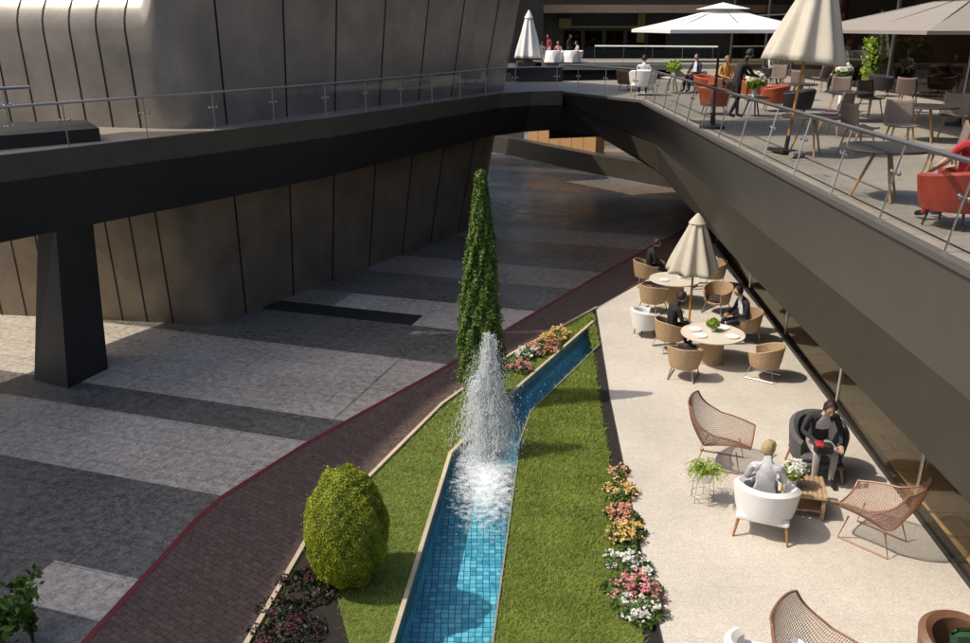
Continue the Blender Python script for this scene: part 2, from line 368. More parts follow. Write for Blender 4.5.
for v0, v1, u0, u1, m in bands:
    # clip each band rectangle against the red line (plaza side only)
    poly = [UV(u0, v0 + .006), UV(u1, v0 + .006), UV(u1, v1 - .006), UV(u0, v1 - .006)]
    for i in range(len(redline) - 1):
        a, b = Vector(redline[i]), Vector(redline[i + 1])
    pl_poly = poly
    # convexish clip by sampling along u: find last u on the plaza side for both edges
    def lim(v):
        best = u0; u = u0
        def side(u):
            x, y = UV(u, v)
            if y < redline[0][1]: return x < redline[0][0]
            for i in range(len(redline) - 1):
                if redline[i][1] <= y <= redline[i + 1][1]:
                    t = (y - redline[i][1]) / (redline[i + 1][1] - redline[i][1]); return x < redline[i][0] + t * (redline[i + 1][0] - redline[i][0])
            return x < redline[-1][0]
        if side(u1): return u1
        lo, hi = u0, u1
        if not side(u0): return u0
        for _ in range(40):
            mid = (lo + hi) / 2
            if side(mid): lo = mid
            else: hi = mid
        return lo
    ns = 5; lims = [lim(v0 + .006 + (v1 - v0 - .012) * i / ns) for i in range(ns + 1)]
    if max(lims) - u0 < 0.05: continue
    pts = [UV(u0, v0 + .006)] + [UV(max(u0, lims[i]), v0 + .006 + (v1 - v0 - .012) * i / ns) for i in range(ns + 1)] + [UV(u0, v1 - .006)]
    pl.sheet(pts, 0.004, m)
structure('plaza', pl, [M_light, M_mid, M_dark, M_black, M_brown])

def strip_between(a, b, z, name, m, kind=True):
    mb = MB(); mb.sheet(a + b[::-1], z); return structure(name, mb, m)
strip_between(redline, pathR, 0.008, 'path', M_path)
def offset(line, d):
    out = []
    for i in range(len(line)):
        a = Vector(line[max(i - 1, 0)][:2]); b = Vector(line[min(i + 1, len(line) - 1)][:2]); t = (b - a).normalized()
        out.append((line[i][0] - t.y * d, line[i][1] + t.x * d))
    return out
strip_between(offset(redline, 0.05), offset(redline, -0.05), 0.013, 'path_border', M_red)
# patio, with a dark steel upstand along the planting
patio_poly = patioL + pathR[7:] + [(40, 55), (40, 4)]
patio_poly = patioL + [(6.3, 27.0), (9.6, 31.6), (10.0, 31.6)] + [(9.2, 30.0)] + [(p[0], p[1]) for p in GLZ[::-1]]
mb = MB(); mb.sheet(patio_poly, 0.0); structure('patio', mb, M_patio)
mb = MB(); mb.sheet([(p[0] + .001, p[1]) for p in GLZ] + [(9.2, 30.0), (10.0, 31.6), (26, 55), (40, 55), (40, 4)], -0.002); structure('indoor_floor', mb, M_floorin)
sL = offset(patioL, 0.24)
mb = MB(); mb.prism(patioL + offset(patioL, 0.03)[::-1], -0.4, 0.022); tag(mb.build('steel_edging', M_edge), 'thin dark steel edging between right lawn and beige patio', 'edging')
mb = MB(); mb.sheet(offset(patioL, 0.03) + sL[::-1], -0.03); structure('soil_strip', mb, M_soil)
# lawn bases
lawnR = canalR + [(2.93, 21.25)] + sL[::-1]
curbP = offset(pathR[:7], -0.07)
lawnL = [(canalL[0][0] - .06, canalL[0][1])] + offset(canalL, 0.06)[1:] + [(3.0, 22.25)] + curbP[::-1]
bed = [(-3.42, 5.0), (-2.95, 8.82), (-2.66, 11.3), (-2.4, 11.2), (-2.15, 10.0), (-1.75, 8.8), (-1.9, 5.0)]
def resamp(line, n=24):
    p = [Vector(q[:2]) for q in line]; L = [0]
    for i in range(len(p) - 1): L.append(L[-1] + (p[i + 1] - p[i]).length)
    out = []
    for k in range(n + 1):
        t = L[-1] * k / n; i = max(j for j in range(len(L) - 1) if L[j] <= t + 1e-9); f = (t - L[i]) / (L[i + 1] - L[i]); out.append(p[i].lerp(p[i + 1], f))
    return out
mb = MB()
for a_, b_ in ((canalR + [(2.93, 21.25), (2.96, 22.3)], sL), (curbP + [(3.0, 22.25)], [(canalL[0][0] - .06, canalL[0][1])] + offset(canalL, 0.06)[1:] + [(3.0, 21.4)])):
    mb.loft([[(p.x, p.y, -.004) for p in resamp(b_)], [(p.x, p.y, -.004) for p in resamp(a_)]])
structure('lawn_soil', mb, mat('lawn_soil', (0.12, 0.16, 0.024), 0.95, 0.5, 9))
mb = MB(); mb.sheet(bed, 0.002); structure('bed_soil_and_shade', mb, M_soil)  # bed soil whose near-black also stands in for shade in this corner
mb = MB(); mb.prism(pathR[:7] + curbP[::-1], -0.3, 0.05); tag(mb.build('planting_curb', M_curb), 'pale stone curb between brick path and left planting', 'curb')

# grass blades
def grass(poly, n, avoid=None):
    xs = [p[0] for p in poly]; ys = [p[1] for p in poly]
    x = RNG.uniform(min(xs), max(xs), n); y = 6.5 + (max(ys) - 6.5) * RNG.uniform(0, 1, n) ** 1.35
    k = in_poly(x, y, poly)
    if avoid: k &= ~in_poly(x, y, avoid)
    x, y = x[k], y[k]; N = len(x); x = x + RNG.normal(0, .025, N); y = y + RNG.normal(0, .02, N)
    h = RNG.uniform(.025, .065, N) * (1 + .25 * vnoise(x * 2.6 + 1.3 * y, y * 2.1 - .7 * x, 3)); a = RNG.uniform(0, 2 * np.pi, N); w = .006 * (y / 10)
    b = np.stack([x, y, np.full(N, -.003)], 1); s = np.stack([np.cos(a) * w, np.sin(a) * w, np.zeros(N)], 1)
    ln = RNG.normal(size=(N, 2)) * .05
    t = b + np.stack([ln[:, 0], ln[:, 1], h], 1)
    vs = np.stack([b - s, b + s, t], 1).reshape(-1, 3)
    return vs, np.clip(RNG.uniform(0, 1, N) * .6 + .3 + .25 * vnoise(x * 1.9 + y, y * 1.7 - x * .8, 5), 0, 1)
a1, t1 = grass(lawnR, 150000); a2, t2 = grass(lawnL, 110000, bed)
gr = np_mesh('lawn', np.concatenate([a1, a2]), 3, M_grass, np.concatenate([t1, t2])); tag(gr, 'short green grass on both sides of the blue canal', 'grass'); gr['kind'] = 'stuff'

# ------------------------------------------------------------------ canal
def tile_mat(wall=False):
    m = bpy.data.materials.new('pool_tile_wall' if wall else 'pool_tile'); m.use_nodes = True; n = m.node_tree.nodes; l = m.node_tree.links; b = n['Principled BSDF']
    tc = n.new('ShaderNodeTexCoord'); br = n.new('ShaderNodeTexBrick'); br.offset = 0
    br.inputs['Scale'].default_value = 1; br.inputs['Brick Width'].default_value = .10; br.inputs['Row Height'].default_value = .10; br.inputs['Mortar Size'].default_value = .007
    br.inputs['Color1'].default_value = (0.06, 0.30, 0.44, 1); br.inputs['Color2'].default_value = (0.24, 0.60, 0.70, 1); br.inputs['Mortar'].default_value = (0.02, 0.10, 0.17, 1)
    nz = n.new('ShaderNodeTexNoise'); nz.inputs['Scale'].default_value = 2.2; nz.inputs['Detail'].default_value = 2; l.new(tc.outputs['Object'], nz.inputs['Vector'])
    sb = n.new('ShaderNodeVectorMath'); sb.operation = 'SCALE'; sb.inputs['Scale'].default_value = .06; l.new(nz.outputs['Color'], sb.inputs[0])
    ad = n.new('ShaderNodeVectorMath'); l.new(tc.outputs['Object'], ad.inputs[0]); l.new(sb.outputs[0], ad.inputs[1]); 
    src = ad.outputs[0]
    if wall:
        sx = n.new('ShaderNodeSeparateXYZ'); l.new(src, sx.inputs[0]); mu = n.new('ShaderNodeMath'); mu.operation = 'MULTIPLY_ADD'; mu.inputs[1].default_value = .45; l.new(sx.outputs[0], mu.inputs[0]); l.new(sx.outputs[1], mu.inputs[2])
        cb = n.new('ShaderNodeCombineXYZ'); l.new(mu.outputs[0], cb.inputs[0]); l.new(sx.outputs[2], cb.inputs[1]); src = cb.outputs[0]
    l.new(src, br.inputs['Vector'])
    l.new(br.outputs['Color'], b.inputs['Base Color']); b.inputs['Roughness'].default_value = .25
    return m
M_tile = tile_mat(); M_tilew = tile_mat(True)
def water_mat():
    m = bpy.data.materials.new('canal_water'); m.use_nodes = True; n = m.node_tree.nodes; l = m.node_tree.links; n.remove(n['Principled BSDF'])
    t = n.new('ShaderNodeBsdfTransparent'); t.inputs[0].default_value = (.80, .95, .98, 1); gl = n.new('ShaderNodeBsdfGlossy'); gl.inputs['Roughness'].default_value = .03
    tc = n.new('ShaderNodeTexCoord'); nz = n.new('ShaderNodeTexNoise'); nz.inputs['Scale'].default_value = 9; nz.inputs['Detail'].default_value = 3; l.new(tc.outputs['Object'], nz.inputs['Vector'])
    bp = n.new('ShaderNodeBump'); bp.inputs['Strength'].default_value = .7; bp.inputs['Distance'].default_value = .05; l.new(nz.outputs['Fac'], bp.inputs['Height']); l.new(bp.outputs[0], gl.inputs['Normal'])
    fr = n.new('ShaderNodeFresnel'); fr.inputs['IOR'].default_value = 1.33; l.new(bp.outputs[0], fr.inputs['Normal'])
    ms = n.new('ShaderNodeMixShader'); l.new(fr.outputs[0], ms.inputs[0]); l.new(t.outputs[0], ms.inputs[1]); l.new(gl.outputs[0], ms.inputs[2]); l.new(ms.outputs[0], n['Material Output'].inputs[0])
    return m
ring = canalL + canalR[::-1]; aL = canalL; aR = canalR
mb = MB(); mb.sheet(ring, -0.62); 
rc = ring if sum(ring[i][0] * ring[(i + 1) % len(ring)][1] - ring[(i + 1) % len(ring)][0] * ring[i][1] for i in range(len(ring))) < 0 else ring[::-1]
mb.loft([[(p[0], p[1], -0.62) for p in rc + rc[:1]], [(p[0], p[1], 0.0) for p in rc + rc[:1]]], 1)
structure('canal_basin', mb, [M_tile, M_tilew])
mb = MB(); mb.sheet(ring, -0.09); structure('canal_water', mb, water_mat())
mb = MB(); mb.prism(canalL + offset(canalL, 0.065)[::-1], -0.3, 0.055); tag(mb.build('canal_curb', M_curb), 'narrow cream stone curb along the left side of the canal', 'curb')
mb = MB(); mb.prism(canalR + offset(canalR, -0.022)[::-1], -0.3, 0.03); tag(mb.build('canal_trim', M_conc), 'thin grey trim along the right side of the canal', 'edging')

# ------------------------------------------------------------------ fountain
M_jet = mat('white_water', (0.90, 0.92, 0.93), 0.3, transl=0.62)
_n = M_jet.node_tree.nodes; _l = M_jet.node_tree.links; _o = _n['Material Output']; _src = _o.inputs[0].links[0].from_socket
_t = _n.new('ShaderNodeBsdfTransparent'); _m = _n.new('ShaderNodeMixShader'); _m.inputs[0].default_value = .18
_l.new(_src, _m.inputs[1]); _l.new(_t.outputs[0], _m.inputs[2]); _l.new(_m.outputs[0], _o.inputs[0])
fx, fy, _ = P(489, 452)
ft = thing('fountain', 'tall white water jet spraying up out of the canal', 'fountain', (fx, fy, -0.09))
JETS = np.array([(0, 0, 2.42), (.03, .05, 2.25), (-.06, -.02, 2.1), (.12, -.04, 1.95), (-.16, .06, 1.8), (.22, .10, 1.55), (-.30, -.05, 1.65), (.36, -.10, 1.35), (-.46, .08, 1.50), (.50, .05, 1.1), (-.22, -.25, 1.2), (.10, -.32, 1.3), (.02, .25, 1.5)])
JW = np.array([5, 4, 4, 3, 3, 2.5, 2, 1.6, 1.4, 1, 2, 2, 1.5]); JW = JW / JW.sum()
def drops(n, hmin, hmax, sp, smin, smax, strength=1.0):
    j = RNG.choice(len(JETS), n, p=JW); h = JETS[j, 2] * RNG.uniform(.80, 1.02, n) * hmax; v0 = np.sqrt(2 * 9.8 * h); T = 2 * v0 / 9.8; t = T * RNG.uniform(hmin, 1.0, n)
    vx = JETS[j, 0] + RNG.normal(0, sp, n); vy = JETS[j, 1] + RNG.normal(0, sp, n)
    p = np.stack([vx * t + RNG.normal(0, .03, n), vy * t + RNG.normal(0, .03, n), v0 * t - 4.9 * t * t], 1)
    vel = np.stack([vx, vy, v0 - 9.8 * t], 1); vel /= np.linalg.norm(vel, axis=1)[:, None]
    a = np.cross(vel, RNG.normal(size=(n, 3))); a /= np.linalg.norm(a, axis=1)[:, None]; b = np.cross(vel, a)
    r = (RNG.uniform(smin, smax, n) * (1.25 - .5 * p[:, 2] / 2.2))[:, None]; L = r * RNG.uniform(1.2, 5.0, n)[:, None]
    A, B, C = a * r, (-.5 * a + .87 * b) * r, (-.5 * a - .87 * b) * r; tp, bt = p + vel * L, p - vel * L
    q = [np.stack(x, 1) for x in ((tp, p + A, p + B), (tp, p + B, p + C), (tp, p + C, p + A), (bt, p + B, p + A), (bt, p + C, p + B), (bt, p + A, p + C))]
    return np.concatenate(q).reshape(-1, 3)
np_mesh('spray', np.concatenate([drops(13000, .05, 1.0, .05, .003, .010), drops(9000, .35, .97, .12, .003, .009), drops(5000, .4, .9, .28, .002, .008)]), 3, M_jet, None, ft)
mb = MB()
for i in range(620):
    core = i < 170
    jt = JETS[RNG.choice(len(JETS), p=JW)]; h = jt[2] * random.uniform(.82, 1.02); v0 = math.sqrt(2 * 9.8 * h); T = 2 * v0 / 9.8; sp_ = .05 if core else .10
    ux, uy = jt[0] + random.gauss(0, sp_), jt[1] + random.gauss(0, sp_); pts = []; rs = []
    t0 = 0 if core else T * random.uniform(.35, .8); t1 = T * random.uniform(.55, .9) if core else min(T, t0 + T * random.uniform(.06, .28)); rr0 = random.uniform(.003, .009); nn_ = 15 if core else 8; ox, oy = random.gauss(0, .03), random.gauss(0, .03)
    for j in range(nn_ + 1):
        t = t0 + (t1 - t0) * j / nn_; w = .012 * (.4 + t)
        pts.append((ox + ux * t + random.gauss(0, w), oy + uy * t + random.gauss(0, w), v0 * t - 4.9 * t * t)); rs.append(rr0 * random.uniform(.5, 1.3) * (.3 if j in (0, nn_) and not core else 1))
    mb.tube(pts, rs, 5)
mb.build('water_strands', M_jet, ft, True)
# foam churned up on the water round the jet
n = 16000; d = np.abs(RNG.normal(0, 1, n)); fxs = []; 
cxs = fx + RNG.normal(0, .27, n); cys = fy - np.abs(RNG.normal(0, .85, n)) + .5
cxs = cxs - .10 * (fy - cys)
k = in_poly(cxs, cys, ring); c = np.stack([cxs[k], cys[k], np.full(k.sum(), -.082) + RNG.uniform(0, .03, k.sum())], 1)
fq = leaf_quads(c, .010, np.tile([0, 0, 1.0], (len(c), 1)), .25, .8)
def foam_mat():
    m = bpy.data.materials.new('churned_foam'); m.use_nodes = True; n = m.node_tree.nodes; l = m.node_tree.links; b = n['Principled BSDF']
    b.inputs['Base Color'].default_value = (.86, .90, .92, 1); b.inputs['Roughness'].default_value = .5
    tc = n.new('ShaderNodeTexCoord'); mp = n.new('ShaderNodeMapping'); mp.vector_type = 'POINT'; mp.inputs['Location'].default_value = (0.06, .30, 0); mp.inputs['Scale'].default_value = (1.2, .40, 0); l.new(tc.outputs['Object'], mp.inputs[0])
    ln = n.new('ShaderNodeVectorMath'); ln.operation = 'LENGTH'; l.new(mp.outputs[0], ln.inputs[0])
    nz = n.new('ShaderNodeTexNoise'); nz.inputs['Scale'].default_value = 7; nz.inputs['Detail'].default_value = 8; nz.inputs['Roughness'].default_value = .75; l.new(tc.outputs['Object'], nz.inputs['Vector'])
    ma = n.new('ShaderNodeMath'); ma.operation = 'MULTIPLY_ADD'; ma.inputs[1].default_value = 2.0; l.new(nz.outputs['Fac'], ma.inputs[0])
    sb = n.new('ShaderNodeMath'); sb.operation = 'MULTIPLY'; sb.inputs[1].default_value = -.98; l.new(ln.outputs['Value'], sb.inputs[0]); l.new(sb.outputs[0], ma.inputs[2])
    mr = n.new('ShaderNodeMapRange'); mr.inputs[1].default_value = .28; mr.inputs[2].default_value = .95; mr.inputs[4].default_value = .9; l.new(ma.outputs[0], mr.inputs[0])
    t = n.new('ShaderNodeBsdfTransparent'); ms = n.new('ShaderNodeMixShader'); l.new(mr.outputs[0], ms.inputs[0]); l.new(t.outputs[0], ms.inputs[1]); l.new(b.outputs[0], ms.inputs[2]); l.new(ms.outputs[0], n['Material Output'].inputs[0])
    bp = n.new('ShaderNodeBump'); bp.inputs['Strength'].default_value = .8; bp.inputs['Distance'].default_value = .04; l.new(nz.outputs['Fac'], bp.inputs['Height']); l.new(bp.outputs[0], b.inputs['Normal'])
    return m
fo = MB().sheet([(p[0] - fx, p[1] - fy) for p in ring], 0.0).build('foam', foam_mat(), None, False, (fx, fy, -.080))
np_mesh('bubbles', fq - np.array([fx, fy, -.080]), 4, M_jet, None, fo)
tag(fo, 'white foam churned up on the canal below the water jet', 'foam'); fo['kind'] = 'stuff'

# ------------------------------------------------------------------ plants
def cypress():
    bx, by, _ = P(481, 400)
    t = thing('cypress_tree', 'tall narrow columnar cypress behind the fountain jet', 'tree', (bx, by, 0))
    hh = 4.75
    mb = MB(); mb.tube([(0, 0, -.1), (.02, 0, 1), (0, .02, 3), (0, 0, 4.6)], [.09, .075, .05, .015], 8); mb.build('trunk', M_bark, t, True)
    N = 42000; u = RNG.uniform(0, 1, N) ** .85
    z = .12 + u * hh; rad = .50 * np.clip((1 - u) ** .72, 0, 1) * np.minimum(1, .55 + u * 3.5) + .03
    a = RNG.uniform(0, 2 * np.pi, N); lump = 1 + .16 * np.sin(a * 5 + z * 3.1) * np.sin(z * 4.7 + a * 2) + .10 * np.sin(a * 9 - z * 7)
    bare = np.sin(a * 3 + z * 2.3) * np.sin(z * 1.9 - a) > .78
    rad = rad * np.where(bare, .72, 1) * np.where(RNG.uniform(0, 1, N) < .03, 1.18, 1)
    rr = rad * lump * (1 - .35 * RNG.uniform(0, 1, N) ** 2.2) + RNG.normal(0, .018, N)
    c = np.stack([rr * np.cos(a), rr * np.sin(a), z], 1)
    out = np.stack([np.cos(a) * .8, np.sin(a) * .8, np.full(N, .5)], 1)
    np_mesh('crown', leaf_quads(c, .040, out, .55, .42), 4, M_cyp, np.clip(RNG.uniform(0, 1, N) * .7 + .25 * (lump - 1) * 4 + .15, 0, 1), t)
cypress()
def ball_shrub(loc, hh, rx, label):
    t = thing('clipped_shrub', label, 'shrub', loc)
    mb = MB(); mb.tube([(0, 0, -.1), (0, 0, .5), (.02, 0, .9)], [.06, .05, .02], 8)
    for a in range(5): mb.tube([(0, 0, .25), (.25 * math.cos(a * 1.26), .25 * math.sin(a * 1.26), .75)], [.03, .01], 5)
    mb.build('trunk', M_bark, t, True)
    N = 70000; d = RNG.normal(size=(N, 3)); d /= np.linalg.norm(d, axis=1)[:, None]
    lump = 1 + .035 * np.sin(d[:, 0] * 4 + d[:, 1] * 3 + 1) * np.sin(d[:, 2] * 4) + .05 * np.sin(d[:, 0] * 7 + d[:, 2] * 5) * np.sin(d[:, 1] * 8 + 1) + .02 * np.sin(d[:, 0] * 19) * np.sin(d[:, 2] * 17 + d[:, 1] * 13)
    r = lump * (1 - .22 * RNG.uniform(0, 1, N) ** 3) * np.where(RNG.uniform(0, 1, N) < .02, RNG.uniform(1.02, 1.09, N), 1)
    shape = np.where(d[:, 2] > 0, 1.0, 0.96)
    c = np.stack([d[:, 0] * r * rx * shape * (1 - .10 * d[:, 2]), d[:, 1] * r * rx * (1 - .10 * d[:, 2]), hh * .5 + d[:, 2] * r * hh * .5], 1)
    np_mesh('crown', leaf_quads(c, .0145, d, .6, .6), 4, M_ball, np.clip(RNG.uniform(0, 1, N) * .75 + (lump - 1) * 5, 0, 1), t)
bx, by, _ = P(350, 580)
ball_shrub((bx, by, 0), 1.80, .59, 'big egg shaped yellow green clipped shrub beside the canal')

def flower_clump(name, label, loc, r, h, leafm, n, petals, cat='flowers', group='flowering plants bordering the lawns'):
    t = thing(name, label, cat, loc, random.uniform(0, 6), group)
    ph = random.uniform(0, 6)
    def wob(a): return 1 + .22 * np.sin(a * 2 + ph) + .14 * np.sin(a * 3 - 2 * ph) + .08 * np.sin(a * 7 + ph)
    a = RNG.uniform(0, 2 * np.pi, n); q = np.sqrt(RNG.uniform(0, 1, n)); rr = r * q * wob(a) * 1.1; zz = h * np.sqrt(np.clip(1 - q ** 2 * .85, 0, 1)) * (1 + .3 * np.sin(a * 2 + rr * 9))
    c = np.stack([rr * np.cos(a), rr * np.sin(a), zz * RNG.uniform(.25, 1.0, n)], 1)
    up = np.stack([np.cos(a) * q, np.sin(a) * q, np.full(n, .9)], 1)
    np_mesh('foliage', leaf_quads(c, .035, up, .7), 4, leafm, RNG.uniform(0, 1, n), t)
    for pm, cnt, sz in petals:
        k_ = max(4, cnt // 9); ca_ = RNG.uniform(0, 2 * np.pi, k_); cq = np.sqrt(RNG.uniform(0, 1, k_)); pick = RNG.integers(0, k_, cnt)
        px_ = r * cq * wob(ca_) * np.cos(ca_); py_ = r * cq * wob(ca_) * np.sin(ca_); pz_ = h * np.sqrt(np.clip(1 - cq ** 2 * .85, 0, 1)) * RNG.uniform(.55, 1.35, k_)
        cc = np.stack([px_[pick], py_[pick], pz_[pick]], 1) + RNG.normal(0, .035, (cnt, 3)) * np.array([1, 1, .6])
        cc = np.repeat(cc, 4, 0) + RNG.normal(0, sz * .5, (cnt * 4, 3)) * np.array([1, 1, .4])
        np_mesh('blossoms', leaf_quads(cc, sz, np.tile([0, 0, 1.0], (len(cc), 1)), .6, .8), 4, pm, RNG.uniform(0, 1, len(cc)), t)
    return t
M_pink = mat('petal_pink', (0.62, 0.22, 0.24), 0.7, attr=True, col2=(0.75, 0.38, 0.38), transl=.25)
M_yel = mat('petal_straw', (0.70, 0.45, 0.13), 0.7, attr=True, col2=(0.80, 0.60, 0.28), transl=.25)
M_wht = mat('petal_white', (0.72, 0.72, 0.62), 0.7, attr=True, col2=(0.82, 0.80, 0.76), transl=.25)
M_cor = mat('petal_coral', (0.62, 0.28, 0.16), 0.7, attr=True, col2=(0.74, 0.42, 0.30), transl=.25)
M_mar = mat('petal_maroon', (0.05, 0.008, 0.014), 0.7, attr=True, col2=(0.12, 0.02, 0.035), transl=.2)
fl = [(622, 468, .13, M_cor, 'small dusty coral flower clump farthest along the patio edge'), (621, 490, .22, M_yel, 'round straw yellow flower mound next to the coral clump farthest up the patio edge'),
      (625, 512, .19, M_cor, 'dusty coral flower clump between the two straw yellow mounds'), (628, 533, .23, M_yel, 'straw yellow flower mound above the white flowers'),
      (632, 562, .22, M_wht, 'white flower clump between yellow mound and pink flowers'), (638, 588, .25, M_pink, 'wide pink flower clump spilling onto the patio edge'), (641, 608, .22, M_wht, 'white flower clump nearest the camera below the pink flowers')]
for px, py, r, m, lb in fl:
    x, y, _ = P(px - 2, py, .1); r *= 1.3; flower_clump('flower_clump', lb, (x, y, -.02), r, r * .7, M_leaf, 900, [(m, int(900 * r), .021)])
fl2 = [(518, 366, .24, M_pink, 'pink flower clump right beside the water jet'), (527, 352, .26, M_wht, 'cream flower clump behind the pink one near the jet'), (537, 349, .25, M_cor, 'coral flower clump in middle of the far bed'),
       (548, 340, .27, M_yel, 'straw flower mound in the middle of the far bed'), (558, 333, .27, M_yel, 'straw flower mound at far end of the far bed'), (553, 344, .2, M_cor, 'small coral flower clump at front of the far bed by canal')]
for px, py, r, m, lb in fl2:
    x, y, _ = P(px, py, .12); flower_clump('flower_clump', lb, (x, y, -.02), r * 1.15, r * .9, M_leaf, 600, [(m, int(900 * r), .026)], group='flowers in the far bed')
fl3 = [(300, 575, .24, M_mar, 'dark red foliage plant left of the clipped shrub'), (283, 605, .26, M_mar, 'dark maroon plant along the pale curb'), (300, 628, .27, M_mar, 'dark maroon flowering plant low in the left bed'), (268, 632, .22, M_mar, 'dark maroon plant nearest the corner of the pale curb'), (318, 590, .22, None, 'dark green plant at the foot of the clipped shrub')]
for px, py, r, m, lb in fl3:
    x, y, _ = P(px, py, .12); flower_clump('bedding_plant', lb, (x, y, 0), r * 1.1, r * .45, M_darkleaf, 420, [(m, int(200 * r), .018)] if m else [], 'plant', 'dark bedding plants')
def leafy(name, label, loc, hh, r, n, m, size, cat='shrub', stems=9):
    t = thing(name, label, cat, loc)
    mb = MB(); cs = []
    for i in range(stems):
        a = random.uniform(0, 6.28); l = random.uniform(.2, 1) * r; top = (l * math.cos(a), l * math.sin(a), hh * random.uniform(.6, 1))
        mid = (top[0] * .4, top[1] * .4, top[2] * .55); mb.tube([(0, 0, -.05), mid, top], [.014, .01, .004], 5)
        cs.append((mid, top))
    mb.build('stems', M_bark, t, True)
    idx = RNG.integers(0, stems, n); tt = RNG.uniform(.0, 1.0, n)[:, None]
    A = np.array([c_[0] for c_ in cs])[idx]; B = np.array([c_[1] for c_ in cs])[idx]
    c = A + (B - A) * tt + RNG.normal(0, r * .16, (n, 3)); c[:, 2] = np.maximum(c[:, 2], .03)
    np_mesh('foliage', leaf_quads(c, size, np.tile([0, -.2, .6], (n, 1)), .8, .45), 4, m, RNG.uniform(0, 1, n), t)
    return t
x, y, _ = P(14, 632); leafy('leafy_shrub', 'dark leafy shrub in the bottom left corner on the plaza', (x, y - .25, 0), 1.0, .5, 900, M_cyp, .075)
x, y, _ = P(38, 640); leafy('leafy_shrub', 'small brighter green upright plant beside the dark corner shrub', (x, y - .1, 0), .55, .12, 220, M_leaf, .05, 'shrub', 5)

# ------------------------------------------------------------------ museum
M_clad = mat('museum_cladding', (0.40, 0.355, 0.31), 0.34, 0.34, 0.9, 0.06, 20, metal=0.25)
M_seam = mat('museum_seam', (0.012, 0.010, 0.009), 0.8)
def museum():
    t = thing('museum_building', 'large dark metal clad building with leaning panelled walls behind the bridge', 'building', (0, 0, 0))
    # perimeter: left face (towards camera) -> rounded corner -> right face -> end return
    def base(s):     # s in metres along perimeter from corner; negative = left face
        pass
    B1, B2, T1, T2 = Vector((-7.2, 21.0)), Vector((-.2, 32.9)), Vector((-7.0, 19.75)), Vector((1.45, 33.4))
    LB, LT = Vector((-26.0, 23.6)), Vector((-26.0, 25.0))
    S = []
    nl = 60
    for i in range(nl + 1):
        k = 1 - i / nl; S.append((B1 + (LB - B1) * k, T1 + (LT - T1) * k, 'L', k))
    nr = 66
    for i in range(1, nr + 1):
        k = i / nr; S.append((B1 + (B2 - B1) * k, T1 + (T2 - T1) * k, 'R', k))
    for i in range(1, 9):
        k = i / 8; S.append((B2 + Vector((-7 * k, 9 * k)), T2 + Vector((-7 * k, 9 * k)), 'E', k))
    # smooth the corner by averaging positions over a small window (rounded corner radius about 0.9 m)
    pts = []
    arr = [(np.array(a), np.array(b)) for a, b, _, _ in S]
    # resample by arc-length of the base line
    def resamp(ix):
        q = np.array([p[ix] for p in arr]); return q
    qb, qt = resamp(0), resamp(1)
    ds = np.linalg.norm(np.diff(qb, axis=0), axis=1); s = np.concatenate([[0], np.cumsum(ds)]); sc = s[nl]
    grid_s = np.unique(np.concatenate([np.arange(0, sc - 2.2, .33), np.arange(sc - 2.2, sc + 2.2, .11), np.arange(sc + 2.2, s[-1], .33)]))
    def sm(q, x, w):
        return np.mean([[np.interp(x + d, s, q[:, 0]), np.interp(x + d, s, q[:, 1])] for d in np.linspace(-w, w, 13)], axis=0)
    cols = []
    for x in grid_s:
        b = sm(qb, x, .22); tp = sm(qt, x, .70)
        d1 = sm(qt, x + .05, .75) - sm(qt, x - .05, .75); d1 = d1 / (np.linalg.norm(d1) + 1e-9); inn = np.array([-d1[1], d1[0]])
        k = (x - (sc - .75)) / 1.5; k = min(1, max(0, k)); k = k * k * (3 - 2 * k)
        top = 8.45 + 3.8 * k; rad = 1.05
        lean = (tp - b) / 8.0; col = []
        zs = list(np.linspace(-0.3, top - rad, 14))
        for z in zs: p = b + lean * z; col.append((p[0], p[1], z))
        zc = top - rad; pc = b + lean * zc
        for a in np.linspace(0, math.pi / 2, 8)[1:]:
            p = pc + inn * rad * (1 - math.cos(a)); col.append((p[0], p[1], zc + rad * math.sin(a)))
        pin = pc + inn * 3.0; col.append((pin[0], pin[1], top + .35))
        col.append((pin[0] - 0.0, pin[1] + 0, top + .36))
        cols.append(col)
    mb = MB(); nz_ = len(cols[0]); vs = [p for c_ in cols for p in c_]; fs = []
    for i in range(len(cols) - 1):
        for j in range(nz_ - 1): fs.append((i * nz_ + j, (i + 1) * nz_ + j, (i + 1) * nz_ + j + 1, i * nz_ + j + 1))
    mb.add(vs, fs)
    # panel seams: thin dark strips standing 3 mm proud of the cladding, in the same mesh
    def seam(x, w=.03):
        i = int(np.searchsorted(grid_s, x)); i = min(max(i, 1), len(cols) - 1); f = (x - grid_s[i - 1]) / (grid_s[i] - grid_s[i - 1])
        a = [Vector(cols[i - 1][j]).lerp(Vector(cols[i][j]), f) for j in range(nz_ - 2)]
        d = (Vector(cols[i][2]) - Vector(cols[i - 1][2])); d.z = 0; d.normalize(); nrm = Vector((d.y, -d.x, 0))
        mb.loft([[p - d * w + nrm * .004 + Vector((0, 0, .003)) for p in a], [p + d * w + nrm * .004 + Vector((0, 0, .003)) for p in a]], 1)
    x = sc - 1.15
    while x > 1: seam(x, .026); x -= random.choice([.68, .7, .74])
    x = sc + 1.15
    while x < s[nl + nr] - .3: seam(x, .032); x += random.choice([1.75, 1.85, 1.9])
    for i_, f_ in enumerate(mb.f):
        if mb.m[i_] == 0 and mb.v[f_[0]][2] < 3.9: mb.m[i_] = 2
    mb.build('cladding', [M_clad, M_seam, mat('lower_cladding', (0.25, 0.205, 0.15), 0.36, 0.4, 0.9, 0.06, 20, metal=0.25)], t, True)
museum()

